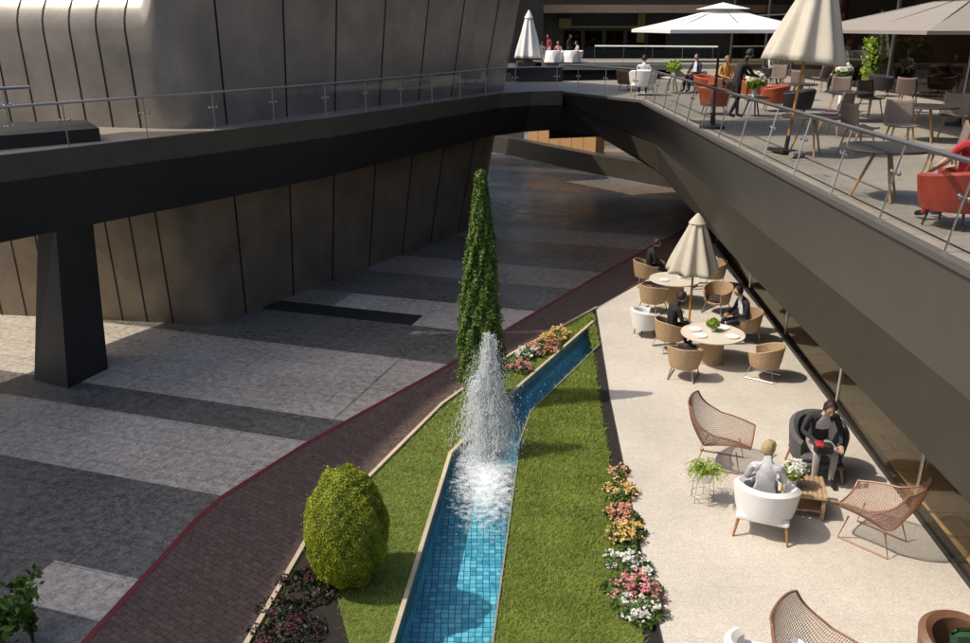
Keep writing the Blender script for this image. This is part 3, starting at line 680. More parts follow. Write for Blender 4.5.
# unseen tower added left of the picture: keeps the plaza in shade up to the planting
def tower():
    t = thing('shade_tower', 'tall unseen tower added left of the plaza to shade it', 'building', (0, 0, 0))
    hh = 25.0
    def back(p, h=hh): return (p[0] - SH[0] * h, p[1] - SH[1] * h)
    edge = [(-3.3, 3.0), (-3.12, 8.82), (-2.80, 11.12), (-2.0, 14.04), (-1.25, 16.02), (0.35, 18.8), (1.6, 20.45)]
    e2 = [back(p) for p in edge]
    mb = MB()
    lo = [p for p in e2 if p[1] < 12.5]
    k = (14.2 - e2[3][1]) / (e2[4][1] - e2[3][1]) if e2[4][1] > 14.2 > e2[3][1] else 1.0
    lo = [p for p in e2 if p[1] < 14.2]; nx = e2[len(lo)]; pv = lo[-1]; k = (14.2 - pv[1]) / (nx[1] - pv[1]); lo = lo + [(pv[0] + (nx[0] - pv[0]) * k, 14.2)]
    mb.prism(lo + [(lo[-1][0] - 9, lo[-1][1]), (lo[0][0] - 9, lo[0][1])], -.5, 19.9)
    mb.prism(e2 + [(e2[-1][0] - 2.2, e2[-1][1]), (lo[-1][0] - 2.2, lo[-1][1]), (lo[-1][0] - 9, lo[-1][1]), (lo[0][0] - 9, lo[0][1])], 20.0, hh)
    mb.build('cladding', M_clad, t)
    mb = MB()
    for z in (3, 6.5, 10, 13.5, 19.5, 22.5):
        a, b = Vector(lo[0]).to_3d(), Vector(lo[2]).to_3d()
        d = (b - a).normalized(); nr = Vector((d.y, -d.x, 0))
        for k in range(3):
            c = a + d * (1 + k * 2.6) + nr * .03; mb = MB(); mb.box((c.x, c.y, z), (1.6, .05, 1.4), math.atan2(d.y, d.x)); mb.build('window', M_glf, t)
tower()

# ------------------------------------------------------------------ bridge
near = [(-15.0, 6.8), (-9.03, 15.75), (-6.1, 19.7), (-4.0, 22.6), (-1.95, 26.4), (.55, 31.0), (1.7, 31.95), (2.9, 32.25)]
br = thing('footbridge', 'dark metal footbridge running past the museum wall to the terrace', 'bridge')
far = [(2.9, 38.5), (0.2, 38.5), (-.6, 33.5), (-4.4, 27), (-7.2, 22.0), (-11.2, 21.3), (-13.0, 18.0), (-14.3, 15.6), (-18.2, 9.0)]
mb = MB(); mb.sheet(near + far, 5.2); mb.build('deck', stone_mat('bridge_stone', (0.24, 0.20, 0.16), (0.36, 0.31, 0.26), 0.04, rough=.5), br)
def zed(line, z): return [(p[0], p[1], z) for p in line]
mb = MB(); mb.loft([zed(offset(near, .04), 4.72), zed(near, 5.17), zed(near, 5.23), zed(offset(near, .12), 5.23), zed(offset(near, .12), 5.19)]); mb.build('edge_beam', M_bridge2, br)
mb = MB(); mb.loft([[(p[0], p[1], 3.45 + .3 * i / 7) for i, p in enumerate(offset(near, .55))], zed(offset(near, .02), 4.72)]); mb.build('side_panel', M_bridge, br)
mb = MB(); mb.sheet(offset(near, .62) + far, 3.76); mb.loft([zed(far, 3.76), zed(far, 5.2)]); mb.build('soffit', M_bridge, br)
col = thing('support_column', 'black tapered column under the footbridge on the left', 'column')
bq = [(-10.15, 17.35), (-9.15, 16.85), (-8.75, 18.0), (-9.6, 18.9)]; tq = [(-9.25, 17.1), (-8.8, 16.9), (-8.45, 17.8), (-9.0, 18.5)]
mb = MB(); mb.loft([zed(bq + bq[:1], -.1), zed(tq + tq[:1], 3.76)]); mb.build('shaft', M_bridge, col)

# ------------------------------------------------------------------ terrace
tr = thing('terrace', 'raised cafe terrace with dark overhanging fascia above the patio', 'terrace')
top = [(4.74, 0.0), (4.85, 8.08), (4.98, 18.0), (5.11, 28.4), (2.9, 32.25), (2.9, 32.6)]
mid = [(5.05, 0.0, 3.6), (5.36, 8.6, 3.6), (5.62, 18.0, 3.6), (5.74, 28.9, 3.75), (3.1, 32.9, 4.75), (3.0, 33.2, 4.8)]
low = [(4.95, 0.0, 2.7), (5.17, 7.75, 2.7), (5.5, 18.0, 2.7), (6.0, 28.6, 2.75), (4.5, 33.6, 3.4), (2.3, 37.0, 3.4)]
mb = MB(); mb.sheet(top[:5] + [(2.9, 38.5), (9.5, 40.5), (13, 62), (40, 62), (40, 0)], 5.2); mb.build('deck', M_deck, tr)
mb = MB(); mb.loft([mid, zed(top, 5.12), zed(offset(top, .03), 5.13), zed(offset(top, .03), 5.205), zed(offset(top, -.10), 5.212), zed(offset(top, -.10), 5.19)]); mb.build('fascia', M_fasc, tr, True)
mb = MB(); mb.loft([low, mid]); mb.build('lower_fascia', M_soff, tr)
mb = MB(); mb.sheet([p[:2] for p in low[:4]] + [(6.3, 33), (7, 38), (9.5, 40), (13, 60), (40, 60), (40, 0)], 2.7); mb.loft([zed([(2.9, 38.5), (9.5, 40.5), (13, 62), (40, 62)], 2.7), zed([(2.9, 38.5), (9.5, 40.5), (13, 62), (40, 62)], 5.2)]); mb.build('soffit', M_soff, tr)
mb = MB(); gl_ = [(p[0] + .34, p[1]) for p in top[:3]] + [(5.42, 28.3)]
mb.sheet([(p[0] - .022, p[1]) for p in gl_] + [(p[0] + .022, p[1]) for p in gl_][::-1], 5.204); mb.build('drain_slot', M_edge, tr)

# ------------------------------------------------------------------ railings
def railing(label, line, z, h=0.95, lean=(0, 0), spacing=1.55, rail_r=.028, clamps=True, glass=True, mpost=M_steel, mrail=M_rail, name='glass_railing', phase=0.0, drop=0.12):
    t = thing(name, label, 'railing', (line[0][0], line[0][1], z)); o = Vector((line[0][0], line[0][1], 0))
    L = [Vector((p[0], p[1], 0)) - o for p in line]; ln = Vector((lean[0], lean[1], 0))
    mb = MB(); mb.tube([p + ln + Vector((0, 0, h)) for p in L], rail_r, 10); mb.build('handrail', mrail, t, True)
    acc = [0]
    for i in range(len(L) - 1): acc.append(acc[-1] + (L[i + 1] - L[i]).length)
    def at(s):
        for i in range(len(L) - 1):
            if s <= acc[i + 1] + 1e-6:
                k = (s - acc[i]) / (acc[i + 1] - acc[i]); return L[i].lerp(L[i + 1], k), (L[i + 1] - L[i]).normalized()
        return L[-1], (L[-1] - L[-2]).normalized()
    s = phase; prev = None
    while s <= acc[-1]:
        p, d = at(s); mb = MB()
        mb.tube([p + Vector((0, 0, -drop)), p + ln * .5 + Vector((0, 0, h * .5)), p + ln + Vector((0, 0, h))], .014, 6)
        po = mb.build('post', mpost, t, True)
        if clamps:
            mb = MB()
            for sg in (-1, 1):
                for hz in ((.62,) if clamps == 1 else (.25, .68)):
                    q = p + ln * hz + Vector((0, 0, h * hz)) + d * sg * .10; mb.tube([p + ln * hz + Vector((0, 0, h * hz)), q], .010, 5); mb.ball(q, .032, 8)
            mb.build('clamp', M_steel, po, True)
        if prev is not None and glass:
            a, b = prev + d * .06, p - d * .06; mb = MB()
            nn = Vector((d.y, -d.x, 0)) * .005
            for sg in (1, -1):
                mb.add([a + ln * .08 + nn * sg + Vector((0, 0, .07)), b + ln * .08 + nn * sg + Vector((0, 0, .07)), b + ln * .9 + nn * sg + Vector((0, 0, h * .9)), a + ln * .9 + nn * sg + Vector((0, 0, h * .9))], [(0, 1, 2, 3)])
            mb.build('glass_pane', M_gl, t)
        prev = p; s += spacing
    return t
railing('glass railing with grey handrail along the cafe terrace edge above the patio', [(4.90, 5.0), (4.93, 8.08), (5.04, 18.0), (5.19, 28.3)], 5.2, .95, (.20, 0), 1.62, .034, phase=.55)
railing('short steel railing across the walkway mouth between terrace and bridge', [(5.0, 28.9), (3.0, 32.3)], 5.2, .95, (0, 0), 1.6, .03, mrail=M_steel)
railing('long steel and glass railing on the footbridge beside the museum', [(-13.4, 9.35), (-9.1, 15.85), (-6.2, 19.8), (-4.1, 22.7), (-2.05, 26.5), (.45, 31.1), (1.65, 32.05), (2.85, 32.35)], 5.2, .88, (0, 0), 1.75, .026, mrail=M_steel, phase=.4)
railing('short double steel railing behind the dark planter on the bridge', [(-14.4, 12.2), (-11.6, 16.6), (-9.9, 18.9)], 5.2, 1.05, (0, 0), 1.5, .035, clamps=2, mrail=M_steel)
railing('white far railing of the balcony beyond the walkway', [(7.3, 58.6), (11.0, 57.5), (15.0, 56.5)], 5.2, 1.05, (0, 0), 1.9, .055, clamps=False, mrail=mat('white_rail_paint', (.7, .7, .68), .5))
wp = thing('walkway_screen', 'added low dark parapet along the back edge of the walkway', 'screen'); mb = MB(); mb.box((1.6, 38.3, 5.5), (3.6, .16, .60)); mb.build('panel', M_bridge, wp)  # dark panel added to hide the bright ground beyond the deck
# dark planter on the bridge deck
pb = thing('planter_bench', 'low black trough on the bridge deck near the left edge', 'planter')
q = [P(-140, 162, 5.2), P(101, 141, 5.2), P(88, 132, 5.2), P(-140, 140, 5.2)]
mb = MB(); mb.prism([(p[0], p[1]) for p in q], 5.205, 5.47); mb.build('box', M_darkm, pb)

# ------------------------------------------------------------------ lower glass wall
gw = thing('glass_wall', 'long frameless glass wall with grey posts and dark base channel beside the patio', 'glass wall')
mb = MB(); mb.prism(offset(GLZ, .10) + offset(GLZ, -.10)[::-1], -.02, .09); mb.build('base_channel', M_edge, gw)
for i, (a, b) in enumerate([((6.55, 4.0), (7.0, 11.9)), ((7.0, 11.9), (7.36, 16.0)), ((7.36, 16.0), (7.66, 20.1)), ((7.66, 20.1), (7.95, 24.1)), ((7.95, 24.1), (8.5, 30.0))]):
    a3, b3 = Vector(a), Vector(b); d = (b3 - a3).normalized(); nn = Vector((d.y, -d.x)) * .008
    mb = MB()
    for sg in (1, -1):
        mb.add([(a[0] + nn.x * sg + d.x * .05, a[1] + nn.y * sg + d.y * .05, .1), (b[0] + nn.x * sg - d.x * .05, b[1] + nn.y * sg - d.y * .05, .1), (b[0] + nn.x * sg - d.x * .05, b[1] + nn.y * sg - d.y * .05, 2.69), (a[0] + nn.x * sg + d.x * .05, a[1] + nn.y * sg + d.y * .05, 2.69)], [(0, 1, 2, 3)])
    mb.build('glass_pane', glass_mat('wall_glass', (0.93, 0.90, 0.82), 0.05), gw)
    mb = MB(); mb.tube([(b[0], b[1], .05), (b[0], b[1], 2.69)], .038, 10); mb.build('post', M_steel, gw, True)
iw = thing('indoor_wall', 'dark back wall of the room under the terrace', 'wall'); mb = MB(); mb.box((12.0, 16, 1.35), (.3, 34, 2.69)); mb.box((15, 33.0, 1.35), (11, .3, 2.69)); mb.build('panel', mat('dark_brown_wall', (0.22, 0.12, 0.06), .5, .5, 2), iw)

# ------------------------------------------------------------------ cafe facade on the terrace
cf = thing('cafe_building', 'cafe building with tall dark glass facade behind the terrace', 'building')
FX = 14.8
mb = MB(); mb.box((26, 24, 5.35), (.3, 70, .2)); 
mb.box((30.0, 26, 10.5), (.4, 72, 10.6)); mb.build('back_wall', mat('cafe_inner_wall', (0.16, 0.085, 0.045), .7, .6, .6), cf)
mb = MB(); mb.box((22.6, 26, 15.9), (15.8, 72, .5)); mb.build('roof', M_soff, cf)
mb = MB(); mb.sheet([(FX + .1, -8), (29.8, -8), (29.8, 56), (FX + .1, 56)], 5.206); mb.build('floor', mat('cafe_floor', (0.07, 0.05, 0.036), .4, .3, 2), cf)
ys = [-2, 6, 13, 19.5, 26, 32, 37.5, 42.3, 46.5, 53]
for i, y in enumerate(ys):
    mb = MB(); mb.box((FX, y, 10.4), (.13, .09, 10.4)); mb.build('mullion', M_rail, cf)
    if i < len(ys) - 1:
        mb = MB(); y2 = ys[i + 1]
        for dxx in (-.01, .01): mb.add([(FX + dxx, y + .06, 5.22), (FX + dxx, y2 - .06, 5.22), (FX + dxx, y2 - .06, 15.6), (FX + dxx, y + .06, 15.6)], [(0, 1, 2, 3)])
        mb.build('glass_pane', M_glf, cf)
mb = MB()
for z in (8.05,): mb.box((FX, (ys[6] + ys[-1]) / 2, z), (.08, ys[-1] - ys[6], .07))
mb.build('transom', M_rail, cf)

# far building past the walkway
fb = thing('far_building', 'dark building with olive beams beyond the walkway', 'building')
mb = MB(); mb.box((19, 72, 8.0), (29.6, 10, 17)); mb.box((-2, 63.0, 11.0), (12.2, .6, 12.0)); mb.build('wall', mat('far_wall', (0.022, 0.02, 0.016), .6, .4, .6), fb)
mb = MB(); mb.box((12, 66.2, 8.7), (17.0, 1.6, .55)); mb.build('canopy', mat('canopy_tan', (0.30, 0.22, 0.16), .7, .2, 2), fb)
M_olive = mat('olive_paint', (0.13, 0.12, 0.012), .5, .3, 2)
for p, d in (((9.2, 66.7, 7.45), (6.5, .25, .16)), ((6.0, 66.7, 7.7), (.9, .3, .7)), ((11.7, 66.7, 7.6), (.55, .3, 2.5))):
    mb = MB(); mb.box(p, d); mb.build('beam', M_olive, fb)
for i in range(5):
    mb = MB(); mb.box((6.6 + i * 1.6, 66.95, 6.5), (1.3, .08, 1.3)); mb.build('window', M_glf, fb)
ft2 = thing('far_terrace', 'far balcony slab with pale edge beyond the dark gap', 'terrace')
mb = MB(); mb.box((18.2, 63.5, 5.0), (29.6, 9.0, .4)); mb.build('slab', M_conc, ft2)
mb = MB(); mb.box((10.0, 50.0, 5.3), (11.5, .35, .30)); 
mb.build('ledge', M_conc, ft2)
mb = MB(); mb.box((10, 60, 2.2), (11, .3, 4.4)); pass; mb.build('void_backing', mat('void_dark', (0.016, 0.015, 0.014), .8, .3, 1), ft2)  # near-black sheet stands in for the shaded void under the slab

# ------------------------------------------------------------------ under the bridge, far plaza
lw = thing('curved_wall', 'low curved dark wall at the far end of the plaza', 'wall')
wl_ = [(-1.5, 55.5), (1.2, 52.5), (3.5, 49.0), (5.6, 45.6), (8.9, 41.3), (13, 37.5)]
mb = MB(); mb.loft([zed(wl_, -.1), zed(wl_, 1.0), zed(offset(wl_, .5), 1.05), zed(offset(wl_, .5), .1)]); mb.build('face', mat('curved_wall_stone', (0.05, 0.042, 0.032), .5, .3, 1), lw, True)
kb = thing('timber_kiosk', 'sunlit golden timber clad block beyond the curved wall', 'kiosk', (4.55, 48.9, 0), R(-59))
mb = MB()
for i in range(6): mb.box((-2.75 + i * 1.1, 0, 1.42), (1.06, .6, 1.2))
mb.build('cladding', M_woodlt, kb); mb = MB(); mb.box((0, 0, .40), (6.5, .5, .79)); mb.build('plinth', M_edge, kb)
pt = thing('long_planter', 'pale planter of green plants beside the timber block under the bridge', 'planter', (1.2, 54.6, 0))
mb = MB(); mb.box((0, 0, .7), (2.6, .7, 1.5)); mb.build('trough', M_conc, pt)
c = np.stack([RNG.uniform(-1.2, 1.2, 500), RNG.uniform(-.3, .3, 500), RNG.uniform(1.45, 2.1, 500)], 1); np_mesh('foliage', leaf_quads(c, .12, None, 1), 4, M_leaf, RNG.uniform(0, 1, 500), pt)
nb = thing('shade_block', 'low unseen block added behind the museum to shade the far plaza', 'building'); mb = MB(); mb.prism([(-12, 39), (-.3, 43), (-.3, 45), (-2.5, 48.4), (-4.2, 51.5), (-12, 53)], -.2, 9.0); mb.build('cladding', M_clad, nb)  # unseen block added; its outline and height keep the far plaza shaded
db = thing('lobby_wall', 'dark blue glazed lobby front under the terrace', 'wall'); mb = MB(); mb.box((13.5, 52, 1.9), (11, .4, 3.7), R(-35)); mb.build('glazing', mat('navy_glazing', (0.012, 0.016, 0.03), .2, .3, 1), db)

# ------------------------------------------------------------------ furniture builders
def tub_shell(r0, r1, z0, zf, zb, th, a0=R(38), n=30, floor=True, sy=1.0):
    """open-fronted tub; front towards +Y; a0 = half opening"""
    mb = MB(); prof = 5
    angs = [math.pi / 2 + a0 + (2 * math.pi - 2 * a0) * i / n for i in range(n + 1)]
    def ht(a):
        k = (1 - math.sin(a)) / 2; k = k * k * (3 - 2 * k); return zf + (zb - zf) * k
    rows = []
    def ring(rf, zf_): return [(rf(a) * math.cos(a), rf(a) * math.sin(a) * sy, zf_(a)) for a in angs]
    lines = []
    for i in range(prof + 1):
        k = i / prof; lines.append(ring(lambda a: r0 + (r1 - r0) * k ** .7, lambda a: z0 + (ht(a) - z0) * k))
    lines.append(ring(lambda a: r1 - th * .5, lambda a: ht(a) + th * .35))
    for i in range(prof, -1, -1):
        k = i / prof; lines.append(ring(lambda a: r0 + (r1 - r0) * k ** .7 - th, lambda a: z0 + .03 + (ht(a) - z0 - .03) * k))
    mb.loft(lines)
    N = len(lines)
    for e in (0, n):
        mb.add([l[e] for l in lines], [tuple(range(N)) if e else tuple(range(N - 1, -1, -1))])
    return mb
def rattan_chair(loc, rz, label, cushion=M_brl, group='rattan tub chairs round the patio tables'):
    t = thing('rattan_tub_chair', label, 'chair', loc, rz, group, 1.1)
    tub_shell(.29, .37, .26, .56, .72, .035).build('shell', M_rattan, t, True)
    mb = MB(); mb.lathe([(.0, .26), (.27, .26), (.28, .30), (.25, .31), (0, .31)], 20); mb.build('seat', M_rattan, t, True)
    mb = MB(); mb.lathe([(.0, .312), (.25, .312), (.265, .36), (.24, .40), (0, .41)], 20); mb.build('cushion', cushion, t, True)
    for sx in (-1, 1):
        mb = MB(); mb.tube([(sx * .2, .22, .27), (sx * .26, .30, .02), (sx * .26, -.28, .02), (sx * .2, -.22, .27)], .013, 6); mb.build('sled_leg', M_steel, t, True)
    return t
def red_tub(loc, rz, label, m, group=None, s=1.0):
    t = thing('tub_armchair', label, 'armchair', loc, rz, group)
    tub_shell(.34 * s, .42 * s, .22, .60, .70, .09).build('shell', m, t, True)
    mb = MB(); mb.lathe([(.0, .23), (.30 * s, .23), (.32 * s, .30), (.31 * s, .42), (.27 * s, .45), (0, .46)], 24); mb.build('seat_cushion', m, t, True)
    for a in (45, 135, 225, 315):
        mb = MB(); x, y = .24 * s * math.cos(R(a)), .24 * s * math.sin(R(a)); mb.tube([(x, y, .24), (x * 1.25, y * 1.25, 0)], [.018, .011], 6); mb.build('leg', M_darkm, t, True)
    return t
def wire_chair(loc, rz, label, group='copper wire lounge chairs on the patio'):
    t = thing('wire_lounge_chair', label, 'chair', loc, rz, group, 1.17)
    def S(u, v):
        # u across 0..1, v from front edge 0 to top of the back 1
        w = (u - .5) * 2
        if v < .45:
            k = v / .45; y = .48 - .72 * k; z = .40 - .10 * k + .03 * math.sin(k * 3.14)
            half = .36 + .05 * k; arm = .15 + .20 * k ** 1.2
        else:
            k = (v - .45) / .55; y = -.24 - .26 * k - .05 * math.sin(k * 3.14); z = .30 + .70 * k ** .92
            half = .41 - .10 * k ** 2.2; arm = .35 * (1 - k) ** 1.6
        aw = abs(w) ** 2.3
        z2 = z + arm * aw; y2 = y + (.18 * aw * (1 - .55 * max(0, (v - .45) / .55)) * min(1, v / .45))
        return Vector((half * math.sin(w * 1.35) / math.sin(1.35) * (1 + .08 * aw), y2, z2))
    mb = MB()
    for i in range(0, 37):
        u = i / 36; mb.tube([S(u, j / 16) for j in range(17)], .0036, 3, False)
    for j in range(0, 51):
        v = j / 50; mb.tube([S(i / 14, v) for i in range(15)], .0036, 3, False)
    mb.build('wire_shell', M_copper, t)
    mb = MB(); rim = [S(0, j / 16) for j in range(17)] + [S(i / 12, 1) for i in range(1, 13)] + [S(1, 1 - j / 16) for j in range(1, 17)] + [S(1 - i / 12, 0) for i in range(1, 13)]
    mb.tube(rim, .014, 6, False); mb.build('rim', M_copper, t, True)
    for sx in (-1, 1):
        mb = MB(); mb.tube([(sx * .24, .28, .345), (sx * .28, .36, .015), (sx * .28, -.30, .015), (sx * .24, -.20, .315)], .012, 6); mb.build('runner_leg', M_darkm if False else M_copper, t, True)
    return t
def wire_footstool(loc, rz, label):
    t = thing('wire_footstool', label, 'footstool', loc, rz)
    mb = MB(); S = lambda u, v: Vector(((u - .5) * .56, (v - .5) * .5, .36 + .05 * ((u - .5) * 2) ** 2 - .03 * math.cos((v - .5) * 3)))
    for i in range(19): mb.tube([S(i / 18, j / 8) for j in range(9)], .004, 3, False)
    for j in range(17): mb.tube([S(i / 8, j / 16) for i in range(9)], .004, 3, False)
    mb.build('wire_seat', M_copper, t)
    mb = MB(); mb.tube([S(i / 8, 0) for i in range(9)] + [S(1, j / 8) for j in range(1, 9)] + [S(1 - i / 8, 1) for i in range(1, 9)] + [S(0, 1 - j / 8) for j in range(1, 9)], .012, 6, False); mb.build('rim', M_copper, t, True)
    for sx in (-1, 1):
        mb = MB(); mb.tube([(sx * .2, .18, .36), (sx * .22, .2, .015), (sx * .22, -.2, .015), (sx * .2, -.18, .36)], .011, 6); mb.build('runner_leg', M_copper, t, True)
    return t
def lounge_armchair(loc, rz, label, m, s=1.0, group=None, wood=M_wood, back=.78):
    t = thing('lounge_armchair', label, 'armchair', loc, rz, group, 1.12)
    tub_shell(.38 * s, .45 * s, .30, .60, back, .13, R(46)).build('upholstered_back', m, t, True)
    mb = MB(); mb.box((0, .03, .30), (.70 * s, .72 * s, .10), bev=.03); mb.build('seat_base', m, t, True)
    mb = MB(); mb.box((0, .05, .40), (.60 * s, .64 * s, .13), bev=.05); mb.build('seat_cushion', m, t, True)
    for sx in (-1, 1):
        for sy in (-1, 1):
            mb = MB(); mb.tube([(sx * .31 * s, sy * .28 * s, .30), (sx * .36 * s, sy * .36 * s, 0)], [.025, .015], 8); mb.build('leg', wood, t, True)
    return t
def shell_chair(loc, rz, label, group='taupe shell chairs round the dark terrace tables'):
    t = thing('shell_chair', label, 'chair', loc, rz, group, 1.1)
    mb = MB()
    def S(u, v):
        w = (u - .5) * 2
        if v < .5: k = v / .5; y, z = .22 - .42 * k, .45 - .02 * math.sin(k * 3.14)
        else: k = (v - .5) / .5; y, z = -.20 - .09 * k, .45 + .40 * k
        hw = .23 + .02 * math.sin(v * 3.14); return (hw * w, y + .06 * w * w * max(0, v - .4), z + .025 * w * w)
    mb.grid(S, 8, 14); solidify(mb.build('shell', M_taupe, t, True), .03)
    for sx in (-1, 1):
        for sy in (-1, 1):
            mb = MB(); mb.tube([(sx * .15, sy * .13, .44), (sx * .23, sy * .22, 0)], [.018, .011], 6); mb.build('leg', M_woodlt, t, True)
    return t
def round_table(loc, r, h, label, mt, base='drum', mbase=M_rattan, group=None):
    t = thing('round_table', label, 'table', loc, 0, group)
    mb = MB(); mb.lathe([(0, h - .035), (r - .01, h - .035), (r, h - .02), (r - .006, h), (0, h)], 40); mb.build('tabletop', mt, t, True)
    if base == 'drum':
        mb = MB(); mb.lathe([(r * .42, 0), (r * .36, .2), (r * .40, h - .04)], 20); mb.build('pedestal', mbase, t, True)
    else:
        for a in (30, 150, 270):
            mb = MB(); mb.tube([(.1 * math.cos(R(a)), .1 * math.sin(R(a)), h - .03), (r * .62 * math.cos(R(a)), r * .62 * math.sin(R(a)), 0)], [.025, .018], 8); mb.build('leg', mbase, t, True)
    return t
def plate(loc, r, label):
    mb = MB(); mb.lathe([(0, 0), (r * .6, .002), (r, .018), (r * .98, .022), (r * .6, .008), (0, .007)], 20)
    o = mb.build('plate', M_plate, None, True, loc); tag(o, label, 'plate', 'plates on the patio tables'); return o
def bouquet(loc, label, r=.16, vase=M_plate, pet=M_wht, leaf=M_lime, vh=.18, name='flower_vase', cat='flowers'):
    t = thing(name, label, cat, loc)
    mb = MB(); mb.lathe([(0, 0), (.06, 0), (.075, vh * .5), (.055, vh), (.045, vh), (0, vh * .3)], 16); mb.build('vase', vase, t, True)
    n = 420; d = RNG.normal(size=(n, 3)); d /= np.linalg.norm(d, axis=1)[:, None]; c = d * r * RNG.uniform(.5, 1, n)[:, None] * np.array([1, 1, .75]) + np.array([0, 0, vh + r * .55])
    np_mesh('leaves', leaf_quads(c, r * .2, d, .7), 4, leaf, RNG.uniform(0, 1, n), t)
    if pet:
        n = 260; d = RNG.normal(size=(n, 3)); d[:, 2] = np.abs(d[:, 2]) + .2; d /= np.linalg.norm(d, axis=1)[:, None]; c = d * r * .95 * np.array([.9, .9, .9]) + np.array([0, 0, vh + r * .62])
        c = c + np.round(RNG.normal(0, .02, c.shape), 2)
        np_mesh('blossoms', leaf_quads(c, r * .17, d, .5, .85), 4, pet, RNG.uniform(0, 1, n), t)
    return t
def closed_umbrella(loc, label, rim_z, tip_z, r, polem=M_wood, tilt=0, canvas=M_canvas, group=None, base=True):
    t = thing('closed_umbrella', label, 'umbrella', loc, .3, group)
    if tilt: t.rotation_euler = (0, tilt, .3)
    mb = MB(); mb.tube([(0, 0, 0), (0, 0, tip_z - .05)], .028, 10); mb.build('pole', polem, t, True)
    hh = tip_z - rim_z; prof = []
    for i in range(15): k = i / 14; prof.append((r * (1 - .80 * k ** 1.15) if k < .98 else r * .16, rim_z + hh * .92 * k))
    mb = MB(); mb.lathe(prof, 96, mod=lambda a, k: 1 + (.17 * (1 - .4 * k)) * math.cos(8 * a) * (1 if math.cos(8 * a) > 0 else .8) + .05 * math.sin(3 * a + 4 * k), cap=False)
    solidify(mb.build('canopy', canvas, t, True), .006)
    mb = MB(); mb.lathe([(r * .36, rim_z + hh * .84), (r * .26, rim_z + hh * .90), (r * .05, rim_z + hh), (0, rim_z + hh * 1.01)], 16); mb.build('cap', canvas, t, True)
    if base:
        mb = MB(); mb.box((0, 0, .035), (.5, .5, .07), bev=.015); mb.tube([(0, 0, .06), (0, 0, .32)], .04, 10); mb.build('base', M_darkm, t)
    return t
def open_umbrella(loc, label, half, rim, apex, canvas, polem=M_darkm):
    t = thing('open_umbrella', label, 'umbrella', loc, .08)
    mb = MB(); mb.tube([(0, 0, 0), (0, 0, apex - .02)], .03, 10); mb.build('pole', polem, t, True)
    mb = MB(); n = 32
    def S(u, v):
        a = 2 * math.pi * u + math.pi / 4; c, s_ = math.cos(a), math.sin(a); k = max(abs(c), abs(s_)); r = half * v / k * (1 - .03 * math.cos(4 * a))
        return (c * r, s_ * r, apex - (apex - rim) * (v ** .9) - .02 * math.sin(v * 3.14))
    mb.grid(S, n, 8); mb.grid(lambda u, v: (S(u, 1)[0] * 1.001, S(u, 1)[1] * 1.001, rim - .07 * v), n, 1); solidify(mb.build('canopy', canvas, t, False), .006)
    mb = MB(); mb.grid(lambda u, v: tuple(x * .28 if i < 2 else x for i, x in enumerate((*S(u, v)[:2], apex + .06 - .14 * v))), n, 2); solidify(mb.build('vent', canvas, t, False), .006)
    for i in range(8):
        mb = MB(); p = S(i / 8, .98); mb.tube([(0, 0, apex - .04), (p[0], p[1], rim - .02)], .011, 5); mb.build('rib', polem, t, True)
    mb = MB(); mb.lathe([(0, 0), (.30, 0), (.30, .05), (.06, .09), (.05, .35), (0, .35)], 20); mb.build('base', M_darkm, t, True)
    return t

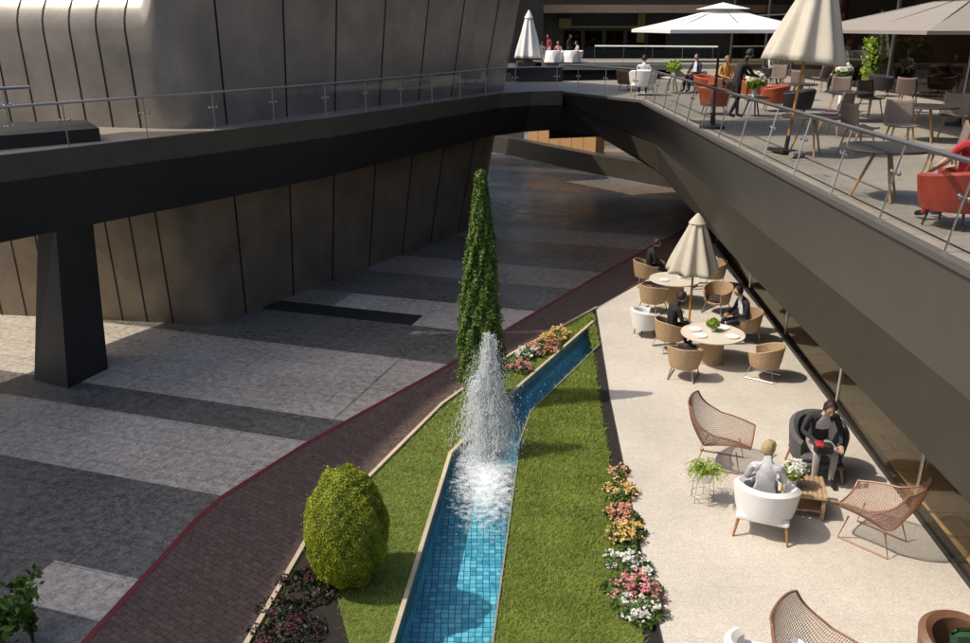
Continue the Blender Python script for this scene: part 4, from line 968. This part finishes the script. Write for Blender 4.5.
# ------------------------------------------------------------------ people
def person(loc, rz, label, pose='sit', top=(0.02, 0.02, 0.025), legs=(0.03, 0.03, 0.035), hair=(0.02, 0.012, 0.008), shoe=(0.02, 0.02, 0.02), skin=M_skin, s=1.0, lean=0.0, hairlen=0.0, armL=None, armR=None, sleeves=True, bald=False, turn=0.0, cross=False, nod=0.0, fingers=True, inner=None):
    t = thing('person', label, 'person', loc, rz, None)
    cm = lambda n, c: mat('cloth_%s_%.3f_%.3f_%.3f' % ((n,) + tuple(c)), c, .85, .25, 14, .25, 70)
    mats = [skin, cm('top', top), cm('legs', legs), mat('shoe_%.2f%.2f%.2f' % shoe, shoe, .4), cm('inner', inner or top)]
    if pose == 'sit':
        pz, off = .52, 0; pel = Vector((0, 0, pz)); L = lean
        waist = Vector((0, -.03 + .3 * L * .3, .68)); chest = Vector((0, -.05 + .3 * L, .90)); neck = Vector((0, -.04 + .45 * L, 1.06)); hd = Vector((0, .0 + .55 * L + .10 * nod, 1.22 - .05 * nod))
        kn = [Vector((sx * .13, .44, .52)) for sx in (-1, 1)]; an = [Vector((sx * .12, .42, .09)) for sx in (-1, 1)]
        if cross: kn[1] = Vector((.03, .48, .58)); an[1] = Vector((-.14, .60, .30))
        hip = [Vector((sx * .10, .03, .50)) for sx in (-1, 1)]
        hands = [Vector((sx * .11, .36, .66)) for sx in (-1, 1)]; elb = [Vector((sx * .27, .06 + .15 * L, .72)) for sx in (-1, 1)]
    else:
        pel = Vector((0, 0, .93)); L = lean
        waist = Vector((0, .12 * L, 1.10)); chest = Vector((0, .35 * L, 1.30)); neck = Vector((0, .55 * L, 1.47)); hd = Vector((0, .68 * L + .03 + .08 * nod, 1.62))
        hip = [Vector((sx * .10, 0, .90)) for sx in (-1, 1)]; kn = [Vector((sx * .11, .03, .50)) for sx in (-1, 1)]; an = [Vector((sx * .11, 0, .09)) for sx in (-1, 1)]
        if cross: kn = [Vector((-.11, .12, .50)), Vector((.11, .02, .50))]; an = [Vector((-.11, .16, .09)), Vector((.11, -.18, .12))]
        elb = [Vector((sx * .25, -.03 + .3 * L, 1.12)) for sx in (-1, 1)]; hands = [Vector((sx * .24, .08 + .3 * L, .88)) for sx in (-1, 1)]
    if armL: elb[0], hands[0] = Vector(armL[0]), Vector(armL[1])
    if armR: elb[1], hands[1] = Vector(armR[0]), Vector(armR[1])
    sh = [chest + Vector((sx * .185, 0, .09)) for sx in (-1, 1)]
    V = []; E = []; Rr = []; bones = []
    def vt(p, rx, ry=None): V.append(Vector(p)); Rr.append((rx, ry or rx)); return len(V) - 1
    def ed(a, b, lab, k=1.0): E.append((a, b)); bones.append((V[a], V[b], lab, (Rr[a][0] + Rr[b][0]) / 2))
    ip = vt(pel, .155, .12); iw_ = vt(waist, .135, .105); ic = vt(chest, .165, .115); inn = vt(neck, .058); ih = vt(hd + Vector((0, -.01, -.02)), .065)
    ed(ip, iw_, 1); ed(iw_, ic, 1); ed(ic, inn, 1); ed(inn, ih, 0)
    for q in (0, 1):
        a = vt(hip[q], .092); b = vt((hip[q] + kn[q]) / 2, .083); c = vt(kn[q], .062); d = vt((kn[q] * .55 + an[q] * .45), .055); e = vt(an[q], .042)
        toe = an[q] + (Vector((0, .17, -.05)) if not (cross and pose == 'sit' and q == 1) else Vector((-.02, .15, .04))); f = vt(toe, .035)
        ed(ip, a, 2); ed(a, b, 2); ed(b, c, 2); ed(c, d, 2); ed(d, e, 2); ed(e, f, 3)
        sA = vt(sh[q], .062); el = vt(elb[q], .044); wr = vt(hands[q] + (elb[q] - hands[q]).normalized() * .06, .030)
        m_ = vt((sh[q] + elb[q]) / 2, .053)
        ed(ic, sA, 1); ed(sA, m_, 1); ed(m_, el, 1 if sleeves else 0); ed(el, wr, 1 if sleeves else 0)
    me = bpy.data.meshes.new('tmp'); me.from_pydata([tuple(v) for v in V], E, [])
    ob = bpy.data.objects.new('tmp', me); COL.objects.link(ob)
    md = ob.modifiers.new('Skin', 'SKIN'); md.use_smooth_shade = True
    sv = me.skin_vertices[0].data
    for i, r in enumerate(Rr): sv[i].radius = r
    sv[0].use_root = True
    ob.modifiers.new('Sub', 'SUBSURF').levels = 1
    dg = bpy.context.evaluated_depsgraph_get(); ev = ob.evaluated_get(dg); m2 = ev.to_mesh()
    mb = MB(); vs = [Vector(v.co) for v in m2.vertices]; fs = [tuple(p.vertices) for p in m2.polygons]; ms = []
    for f in fs:
        c = sum((vs[i] for i in f), Vector()) / len(f); best = None
        for a, b, lab, rad in bones:
            ab = b - a; k = max(0, min(1, (c - a).dot(ab) / (ab.length_squared + 1e-9))); d = (c - a - ab * k).length / rad
            if best is None or d < best[0]: best = (d, lab)
        lab = best[1]
        if inner and lab == 1 and abs(c.x) < .055 and c.z > waist.z and c.y > chest.y + .03: lab = 4
        ms.append(lab)
    o0 = len(mb.v); mb.add(vs, fs); mb.m = ms
    ev.to_mesh_clear(); bpy.data.objects.remove(ob); bpy.data.meshes.remove(me)
    # head with jaw, nose, ears
    Rt = Matrix.Rotation(turn, 3, 'Z') @ Matrix.Rotation(-.45 * nod, 3, 'X')
    def hp(p): return hd + Rt @ Vector(p)
    n0 = len(mb.v); mb.ball((0, 0, 0), 1, 16, mi=0)
    for i in range(n0, len(mb.v)):
        x, y, z = mb.v[i]; k = 1 - .22 * max(0, -z); X, Y, Z = x * .074 * k, y * .094 * (1 - .08 * max(0, -z)), z * .115
        if y > .55 and abs(z) < .95: Y -= .006
        mb.v[i] = tuple(hp((X, Y, Z)))
    mb.add([hp(p) for p in ((-.013, .086, -.028), (.013, .086, -.028), (0, .114, -.024), (0, .088, .018))], [(0, 1, 2), (0, 2, 3), (1, 3, 2)], 0)
    mb.tube([hp((-.024, .085, -.055)), hp((0, .089, -.057)), hp((.024, .085, -.055))], .006, 5, mi=0)
    for sx in (-1, 1): mb.ball(hp((sx * .074, -.005, -.005)), .026, 8, (.4, .7, 1), mi=0, rot=Rt)
    for q in (0, 1):
        h = hands[q]; d = (h - elb[q]).normalized(); up = Vector((0, 0, 1)); sd_ = d.cross(up)
        if sd_.length < .1: sd_ = Vector((1, 0, 0))
        sd_.normalize(); nz = sd_.cross(d); sg = 1 if q == 0 else -1
        mb.ball(h, .045, 10, (.85, 1.0, .45), 0, Matrix((sd_, d, nz)).transposed())
        if fingers:
            for i in range(4):
                ln = (.062, .074, .070, .052)[i]; b0 = h + d * .034 + sd_ * (i - 1.5) * .019
                mb.tube([b0, b0 + d * ln * .5 - nz * .006, b0 + d * ln * .85 - nz * .028], [.0095, .0085, .0065], 6, mi=0)
            b0 = h - d * .012 + sd_ * sg * .036; mb.tube([b0, b0 + sd_ * sg * .022 + d * .03, b0 + sd_ * sg * .022 + d * .055 - nz * .012], [.011, .0095, .007], 6, mi=0)
    mb.build('body', mats, t, True)
    mb = MB()
    for sx in (-1, 1): mb.ball(hp((sx * .030, .083, .012)), .0105, 8)
    mb.build('eyes', M_eye, t, True)
    if not bald:
        mb = MB(); n = 18; vs = []
        def hs(u, v):
            a = 2 * math.pi * u; fr = math.sin(a)     # fr=1 at the face
            lo = (.10 + .75 * max(0, fr)) - (1 - max(0, fr)) * .45 * (1 if fr < .6 else 0) - hairlen * max(0, -fr + .35)
            z = 1 - (1 - lo) * v; zz = max(-1, min(1, z)); rr_ = math.sqrt(max(0, 1 - max(-.35, zz) ** 2)) if z > -.35 else .93
            b = 1.10 + .03 * math.sin(a * 5 + v * 9)
            return hp((rr_ * math.cos(a) * .076 * b, rr_ * math.sin(a) * .097 * b - .006, z * .118 * 1.06 + .004))
        mb.grid(hs, n, 8); solidify(mb.build('hair', mat('hair_%.3f_%.3f_%.3f' % hair, hair, .5, .4, 40, .6, 90), t, True), .012, -1)
    t.scale = (s, s, s)
    return t

# ------------------------------------------------------------------ patio: lounge group
def G(px, py, z=0.0): x, y, _ = P(px, py, z); return (x, y, 0.0)
def T(px, py, z=5.2): x, y, _ = P(px, py, z); return (x, y, 5.208)
wc = wire_chair(G(717, 462), R(-112), 'high backed copper wire lounge chair behind the fern stand, facing the rattan table')
dup(wc, G(874, 541), R(42), 'copper wire lounge chair standing against the glass wall, seen from behind')
dup(wc, G(815, 708), R(-128), 'copper wire lounge chair cut off by bottom of picture beside a white armchair')
wa = lounge_armchair(G(762, 528), R(-22), 'white upholstered armchair with wooden legs, a fair haired person sitting in it', M_white, 1.0, 'white armchairs on the patio', M_wood, .74)
dup(wa, G(762, 699), R(-14), 'white armchair at the bottom edge of the picture in front of a wire chair')
lounge_armchair(G(813, 472), R(172), 'dark grey armchair with wooden frame holding a man in a dark suit', M_grey, 1.0, None, M_wood, .88)
ba = lounge_armchair(G(955, 702), R(212), 'brown leather armchair in the bottom right corner of the patio', M_brl, 1.05, None, M_woodlt, .80)
x, y, _ = G(958, 690); mb = MB(); mb.box((0, 0, .0), (.42, .14, .38), bev=.06, tilt=('X', -.25)); tag(mb.build('cushion', mat('green_cushion', (0.02, 0.07, 0.03), .9, .3, 20), None, True, (x, y, .66)), 'dark green cushion on the brown leather armchair', 'cushion')
# rattan coffee table
ct = thing('coffee_table', 'square woven rattan coffee table between the two armchairs', 'table', G(801, 508), R(-14))
mb = MB(); mb.box((0, 0, .40), (.66, .72, .06), bev=.02)
for i in range(9): mb.box((-.30 + i * .075, 0, .434), (.05, .70, .012), bev=.005)
mb.build('woven_top', M_rattan, ct, True)
for sx in (-1, 1):
    for sy in (-1, 1): mb = MB(); mb.box((sx * .28, sy * .31, .185), (.06, .06, .37), bev=.01); mb.build('leg', M_rattan, ct, True)
mb = MB(); mb.box((0, 0, .14), (.54, .60, .03)); mb.build('lower_shelf', M_rattan, ct)
x, y, _ = P(792, 486, .44); bouquet((x, y, .442), 'white flowers in a white vase on the rattan coffee table', .19, M_plate, M_wht, M_lime, .17)
# fern on a wire stand
fs_ = thing('fern_stand', 'feathery green fern on a pale wire stand beside the wire lounge chair', 'plant', G(702, 500))
mb = MB(); mb.lathe([(.02, .38), (.13, .38), (.17, .54), (.15, .55), (.1, .5)], 18); mb.build('pot', M_plate, fs_, True)
for a in range(5):
    c, s_ = math.cos(a * 1.257), math.sin(a * 1.257); mb = MB(); mb.tube([(.15 * c, .15 * s_, .50), (.20 * c, .20 * s_, .0)], .007, 5); mb.build('leg', M_steel, fs_, True)
mb = MB(); mb.tube([(.185 * math.cos(i * .2618), .185 * math.sin(i * .2618), .14) for i in range(25)], .006, 5, False); mb.build('hoop', M_steel, fs_, True)
cs = []
for i in range(80):
    a = random.uniform(0, 6.28); l = random.uniform(.18, .40); rise = random.uniform(.08, .22)
    for j in range(16):
        k = j / 15; rr_ = l * k; cs.append((rr_ * math.cos(a), rr_ * math.sin(a), .52 + rise * math.sin(k * 2.4) - .10 * k * k))
cs = np.array(cs); np_mesh('fronds', leaf_quads(cs, .030, np.tile([0, 0, 1.0], (len(cs), 1)), .5, .35), 4, M_lime, RNG.uniform(0, 1, len(cs)), fs_)
# people of the lounge group
x, y, _ = G(813, 472)
person((x, y + .02, .03), R(176), 'man in a dark suit leaning forward in the grey armchair by the glass wall', 'sit', (.030, .030, .033), (.42, .38, .36), (.03, .012, .010), lean=.50, nod=.6, s=1.16, inner=(.7, .68, .66),
       armL=((-.29, .12, .72), (-.20, .44, .62)), armR=((.29, .16, .74), (.10, .46, .66)))
x2, y2, _ = G(815, 484)
hb = thing('handbag', 'small dark bag with red flap in the lap of the man in the suit', 'bag', (x2, y2 - .12, .76), R(-8))
mb = MB(); mb.box((0, 0, 0), (.30, .16, .20), bev=.04); mb.build('pouch', M_blk, hb, True); mb = MB(); mb.box((-.08, -.02, .085), (.13, .20, .05), bev=.012); mb.build('flap', mat('red_cloth', (0.35, 0.02, 0.025), .7), hb, True)
x, y, _ = G(759, 529)
person((x + .02, y + .04, .04), R(-20), 'fair haired person in pale grey shirt seated in white armchair, back to camera', 'sit', (.55, .55, .57), (.10, .10, .12), (.48, .36, .16), lean=.15, hairlen=.12, nod=.35, turn=-.8, s=1.08)

# ------------------------------------------------------------------ patio: dining group
t1 = P(713, 332, .74); t2 = P(675, 278, .74)
round_table((t1[0], t1[1], 0), .74, .72, 'nearer round pale dining table with drum base and lime green centrepiece', M_tablel, 'drum', M_rattan, 'round dining tables on the patio')
round_table((t2[0], t2[1], 0), .72, .72, 'farther round pale dining table behind the closed patio umbrella', M_tablel, 'drum', M_rattan, 'round dining tables on the patio')
for i, (dx, dy, lb) in enumerate([(-.36, -.22, 'white plate at the front left of the nearer dining table'), (.36, -.28, 'white plate at the front right of the nearer dining table'), (.30, .32, 'white plate at back right of the nearer dining table'), (-.38, .22, 'white plate at back left of the nearer dining table')]): plate((t1[0] + dx, t1[1] + dy, .722), .17, lb)
for i, (dx, dy, lb) in enumerate([(-.36, -.15, 'white plate at left of the farther dining table'), (.34, .05, 'white plate at right of the farther dining table')]): plate((t2[0] + dx, t2[1] + dy, .722), .16, lb)
bouquet((t1[0] + .02, t1[1] + .12, .722), 'lime green leafy centrepiece on the nearer dining table', .17, M_plate, None, M_lime, .10, 'table_plant', 'plant')
bouquet((t2[0] + .18, t2[1] + .05, .722), 'small green plant in a white pot on the farther dining table', .10, M_plate, None, M_leaf, .08, 'table_plant', 'plant')
ck = mat('dark_brown_cushion', (0.05, 0.03, 0.025), .9, .3, 20)
rc0 = rattan_chair(G(683, 377), R(-25), 'empty rattan tub chair nearest the lawn at front of the nearer dining table', ck)
for px, py, th, lb in [(763, 377, 55, 'empty rattan tub chair standing by the glass wall right of the nearer dining table'), (669, 349, -75, 'rattan tub chair left of the nearer table under a person in black'), (744, 340, 95, 'rattan tub chair right of the nearer table under a person in a white shirt'),
                       (652, 311, -40, 'empty rattan tub chair at front left of the farther dining table'), (645, 285, -85, 'rattan tub chair at left end of the farther table under a person in black'), (716, 312, 140, 'empty rattan tub chair between the two dining tables'),
                       (712, 286, 95, 'rattan tub chair right of the farther table under a person in rust')]:
    dup(rc0, G(px, py), R(th), lb)
x, y, _ = G(644, 335); red_tub((x, y, 0), R(-70), 'white tub chair left of the dining tables at the lawn side', M_white, None, .9)
for px, py, th, lb, kw in [(670, 349, -75, 'person in black sitting at the left of the nearer dining table', dict(top=(.015, .013, .014), legs=(.05, .02, .02), hair=(.012, .008, .006))),
                           (741, 341, 100, 'person in a dark jacket and white shirt at right of the nearer dining table', dict(top=(.02, .018, .03), legs=(.02, .02, .03), hair=(.02, .01, .008), inner=(.7, .7, .7))),
                           (648, 285, -85, 'person in black with pale face at the left end of the farther dining table', dict(top=(.015, .012, .012), legs=(.02, .02, .02), hair=(.03, .012, .008))),
                           (709, 287, 100, 'person in rust red sitting right of the farther dining table', dict(top=(.20, .05, .03), legs=(.03, .02, .02), hair=(.03, .015, .01)))]:
    x, y, _ = G(px, py); person((x, y, 0), R(th), lb, 'sit', lean=.3, nod=.35, s=1.1, **kw)
u1 = P(688, 333, 0)
closed_umbrella((u1[0], u1[1], 0), 'folded cream umbrella standing between the two dining tables on the patio', 1.66, 3.14, .60, M_pole, 0, M_canvas, 'closed cream umbrellas')

# ------------------------------------------------------------------ terrace
u2 = T(785, 153)
closed_umbrella(u2, 'large folded cream umbrella on a wooden pole at the terrace railing', 1.66, 3.45, .66, M_pole, .11, M_canvas, 'closed cream umbrellas')
open_umbrella(T(712, 128), 'open white square umbrella over the orange armchairs on the terrace', 1.62, 2.22, 2.74, M_canvasw)
open_umbrella((11.6, 21.0, 5.208), 'wide open shade-greyed umbrella in front of the cafe glass at the right edge', 2.9, 2.20, 3.1, mat('shade_grey_canvas', (0.30, 0.27, 0.235), .9, .1, 5, .2, 90, transl=.1), M_steel)  # grey canvas colour stands in for shade on the canopy
mb = MB(); mb.tube([(-.16, 0, .06), (.16, 0, .06)], .06, 14); x, y, z = T(797, 158); o = mb.build('umbrella_weight', M_conc, None, True, (x, y, z)); o.rotation_euler = (0, 0, .5); tag(o, 'pale round weight lying on the deck beside the folded umbrella pole', 'weight')
tt = P(886, 147, 5.92); round_table((tt[0], tt[1], 5.208), .60, .72, 'round dark table with splayed wooden legs nearest the railing on the terrace', M_tabled, 'legs', M_woodlt, 'dark round terrace tables')
tt2 = P(812, 116, 5.92); round_table((tt2[0], tt2[1], 5.208), .55, .72, 'round dark table behind the folded umbrella on the terrace', M_tabled, 'legs', M_woodlt, 'dark round terrace tables')
c0 = shell_chair(T(937, 186), R(70), 'taupe shell chair right of the nearest dark terrace table')
for px, py, th, lb in [(897, 152, 170, 'taupe shell chair behind the nearest dark terrace table'), (856, 155, -80, 'taupe shell chair left of the nearest dark terrace table'), (832, 136, 40, 'taupe shell chair at front of the farther dark terrace table'), (838, 112, 160, 'taupe shell chair beyond the farther dark table near the cafe glass'), (950, 140, 150, 'taupe shell chair half in shade by the cafe glass at far right')]:
    dup(c0, T(px, py), R(th), lb)
x, y, z = T(950, 226); red_tub((x, y, z), R(40), 'red leather tub armchair at right edge of the terrace with a person in red', M_redl, None, 1.12)
person((x + .08, y - .02, z), R(15), 'person in a red dress with bare arm over the red tub chair', 'sit', (.42, .02, .03), (.35, .02, .03), (.04, .02, .012), sleeves=False, armL=((-.30, .05, .78), (-.36, .28, .60)))
ot = red_tub(T(713, 114), R(-50), 'orange leather tub armchair under the open umbrella behind the standing person', M_orl, 'orange tub armchairs on the terrace', 1.05)
dup(ot, T(772, 111), R(80), 'orange leather tub armchair right of the standing person')
dup(ot, T(705, 97), R(-150), 'orange tub armchair at the back under the open umbrella')
dup(ot, T(752, 101), R(170), 'orange tub armchair behind the flowers beside the standing person')
red_tub(T(795, 117), R(70), 'black tub armchair left of the wooden umbrella pole', M_blk, None, 1.1)
red_tub(T(628, 90), R(-60), 'brown leather armchair behind the white wicker chair', M_brl, None, 1.15)
ww = T(642, 95); lounge_armchair(ww, R(-10), 'white wicker armchair at the corner of the terrace beside the walkway', M_white, 1.0, None, M_woodlt, .74)
person((ww[0] + .02, ww[1] + .05, ww[2]), R(-10), 'dark haired person in a white shirt sitting in the white wicker armchair', 'sit', (.75, .74, .72), (.05, .05, .06), (.012, .01, .01))
ft_ = round_table((T(672, 93)[0], T(672, 93)[1], 5.208), .42, .55, 'low round table with a lime plant between white and orange chairs', M_tablel, 'legs', M_woodlt)
x, y, z = T(672, 93); bouquet((x, y, z + .553), 'bright lime leafy plant in a white pot on the low terrace table', .30, M_plate, None, M_lime, .2, 'table_plant', 'plant')
x, y, z = T(694, 92); red_tub((x, y, z), R(120), 'brown tub armchair under the person in navy', M_brl, None, 1.0); person((x, y, z), R(125), 'person in navy with papers sitting under the open umbrella', 'sit', (.02, .025, .05), (.02, .02, .035), (.05, .03, .02), inner=(.7, .7, .7))
x, y, z = T(724, 97); person((x, y, z), R(190), 'fair haired person in an orange top sitting behind the standing person', 'sit', (.50, .22, .05), (.06, .04, .03), (.40, .22, .06)); red_tub((x, y, z), R(190), 'brown tub armchair under the person in orange', M_brl, None, 1.0)
x, y, z = T(733, 119); person((x, y, z), R(-78), 'person in dark clothes standing bent over the flowers on the terrace', 'stand', (.022, .022, .022), (.022, .014, .022), (.012, .010, .010), lean=.34, cross=True, nod=.6, armL=((-.16, .38, 1.10), (-.06, .62, 1.06)), armR=((.20, .34, 1.12), (.10, .62, 1.04)))
x, y, z = T(752, 116); round_table((x, y, z), .40, .50, 'low round table holding the pale flowers beside the standing person', M_tabled, 'legs', M_darkm); bouquet((x, y, z + .503), 'bunch of cream and green flowers in front of the standing person', .27, M_plate, M_wht, M_lime, .22)
x, y, z = T(840, 104); bouquet((x, y, z + .0), 'tall vase of pale blossom by the cafe glass', .27, M_plate, M_wht, M_leaf, .8)

for px, py, th, lb in [(800, 100, -60, 'taupe shell chair by the cafe glass just right of the folded umbrella canopy'), (868, 118, 200, 'taupe shell chair deeper in the terrace behind the nearest dark table'), (905, 112, -40, 'taupe shell chair beside the third dark table, facing the glass'),
                       (952, 118, 100, 'taupe shell chair right of the third dark table'), (776, 92, 150, 'taupe shell chair far back between the orange armchairs and the glass'), (820, 92, 20, 'taupe shell chair at the far dark table, facing away')]:
    dup(c0, T(px, py), R(th), lb)
for px, py, r_, lb in [(928, 106, .6, 'third round dark table deeper in the terrace near the right edge'), (800, 84, .5, 'small dark round table far back by the cafe glass'), (850, 92, .55, 'dark round table far back between the shell chairs')]:
    q = P(px, py, 5.92); round_table((q[0], q[1], 5.208), r_, .72, lb, M_tabled, 'legs', M_woodlt, 'dark round terrace tables')
for px, py, lb, m in [(845, 86, 'black tub armchair far back by the cafe glass', M_blk), (880, 96, 'second black tub armchair by the cafe glass, nearer the grey pole', M_blk), (735, 84, 'brown leather tub armchair far back under the open umbrella', M_brl)]:
    red_tub(T(px, py), R(random.uniform(0, 360)), lb, m, None, 1.1)
for i, (px, py, kw) in enumerate([(838, 93, dict(top=(.10, .03, .03), legs=(.03, .03, .03))), (770, 84, dict(top=(.5, .48, .45), legs=(.04, .04, .05)))]):
    x, y, z = T(px, py); red_tub((x, y, z), R(120 + 90 * i), ['dark tub armchair under the person in dark red by the cafe glass', 'dark tub armchair under the person in beige far back on the terrace'][i], M_blk, None, 1.0)
    person((x, y, z), R(120 + 90 * i), ['person in dark red sitting by the cafe glass behind the folded umbrella', 'person in beige sitting far back beside the open umbrella'][i], 'sit', lean=.2, **kw)
# behind the cafe glass
x = 13.3
gp = thing('indoor_plant', 'olive green bushy plant in a box behind the cafe glass', 'plant', (15.7, 33.5, 5.21))
mb = MB(); mb.box((0, 0, .3), (2.2, .7, .6), bev=.02); mb.build('box', M_olive, gp)
c = np.stack([RNG.uniform(-1.2, 1.2, 1500), RNG.uniform(-.5, .5, 1500), RNG.uniform(.5, 1.9, 1500)], 1); np_mesh('foliage', leaf_quads(c, .09, None, 1), 4, M_lime, RNG.uniform(0, 1, 1500), gp)

# ------------------------------------------------------------------ far balcony
wu = closed_umbrella((2.95, 60.0, 5.2), 'white folded umbrella beyond the walkway next to the museum corner', .25, 3.3, .85, M_darkm, 0, M_canvasw)
mb = MB(); mb.box((18.2 - 15.2, 63.5, 5.0), (1.6, 9.0, .39)); mb.build('slab_extension', M_soff, ft2)
rs = thing('red_sign', 'small red hanging panel at left end of the tan canopy', 'sign', (3.1, 65.6, 8.9)); mb = MB(); mb.box((0, 0, 0), (.75, .12, 1.0), bev=.03); mb.build('panel', mat('red_paint', (.45, .02, .03), .5), rs); mb = MB(); mb.tube([(0, 0, .5), (.7, .2, .6)], .03, 6); mb.build('bracket', M_darkm, rs)
for i, (px, lb, kw) in enumerate([(541, 'person in a white top leftmost on the far balcony', dict(top=(.75, .70, .68), legs=(.6, .55, .52), hair=(.02, .01, .01))), (550, 'person in a red top on the far balcony', dict(top=(.45, .04, .06), legs=(.65, .6, .58), hair=(.03, .02, .01))),
                                  (558, 'person in pink clothes on the far balcony', dict(top=(.60, .30, .30), legs=(.5, .4, .38), hair=(.25, .15, .06))), (569, 'person in black on the far balcony', dict(top=(.02, .02, .03), legs=(.02, .02, .02), hair=(.01, .01, .01))),
                                  (577, 'person in pale pink rightmost on the far balcony', dict(top=(.65, .45, .43), legs=(.7, .65, .62), hair=(.03, .02, .02)))]):
    x, y, _ = P(px, 61.6, 5.2); y += .8 if i % 2 else 0; rz = R([200, 120, 150, 240, 100][i])
    if i in (0, 2, 4): red_tub((x, y, 5.205), rz, lb.replace('person in', 'white tub chair under the one in'), M_white, None, 1.0)
    person((x, y, 5.205), rz, lb, 'sit' if i in (0, 2, 4) else 'stand', lean=.15, nod=.2, fingers=False, **kw)
for px, lb in [(553, 'small white clothed table left among the far balcony group'), (571, 'small white clothed table right among the far balcony group')]:
    x, y, _ = P(px, 62.2, 5.2); t = thing('cloth_table', lb, 'table', (x, y - .2, 5.205), 0, 'white clothed tables on the far balcony')
    mb = MB(); mb.lathe([(.62, .02), (.56, .4), (.50, .73), (.48, .745), (0, .75)], 20, mod=lambda a, k: 1 + .05 * (1 - k) * math.sin(7 * a)); mb.build('cloth', M_white, t, True); mb = MB(); mb.tube([(0, 0, 0), (0, 0, .7)], .05, 8); mb.build('pedestal', M_darkm, t)

# ------------------------------------------------------------------ room under the terrace
rt = round_table((9.0, 14.5, 0), .55, .72, 'round table just inside the glass wall under the terrace', M_tabled, 'legs', M_wood)
for (xx, yy, th, lb) in [(8.3, 13.6, -40, 'rattan tub chair inside the glass wall, in front of the indoor table'), (9.9, 14.9, 100, 'rattan tub chair inside the glass wall, right of the indoor table'), (8.5, 15.6, -140, 'rattan tub chair inside the glass wall, behind the indoor table'), (8.7, 19.4, -60, 'lone rattan tub chair farther back inside the glass wall'), (8.9, 10.6, -70, 'rattan tub chair inside the glass wall nearest the camera')]:
    dup(rc0, (xx, yy, .002), R(th), lb, 'rattan tub chairs inside the glass wall')
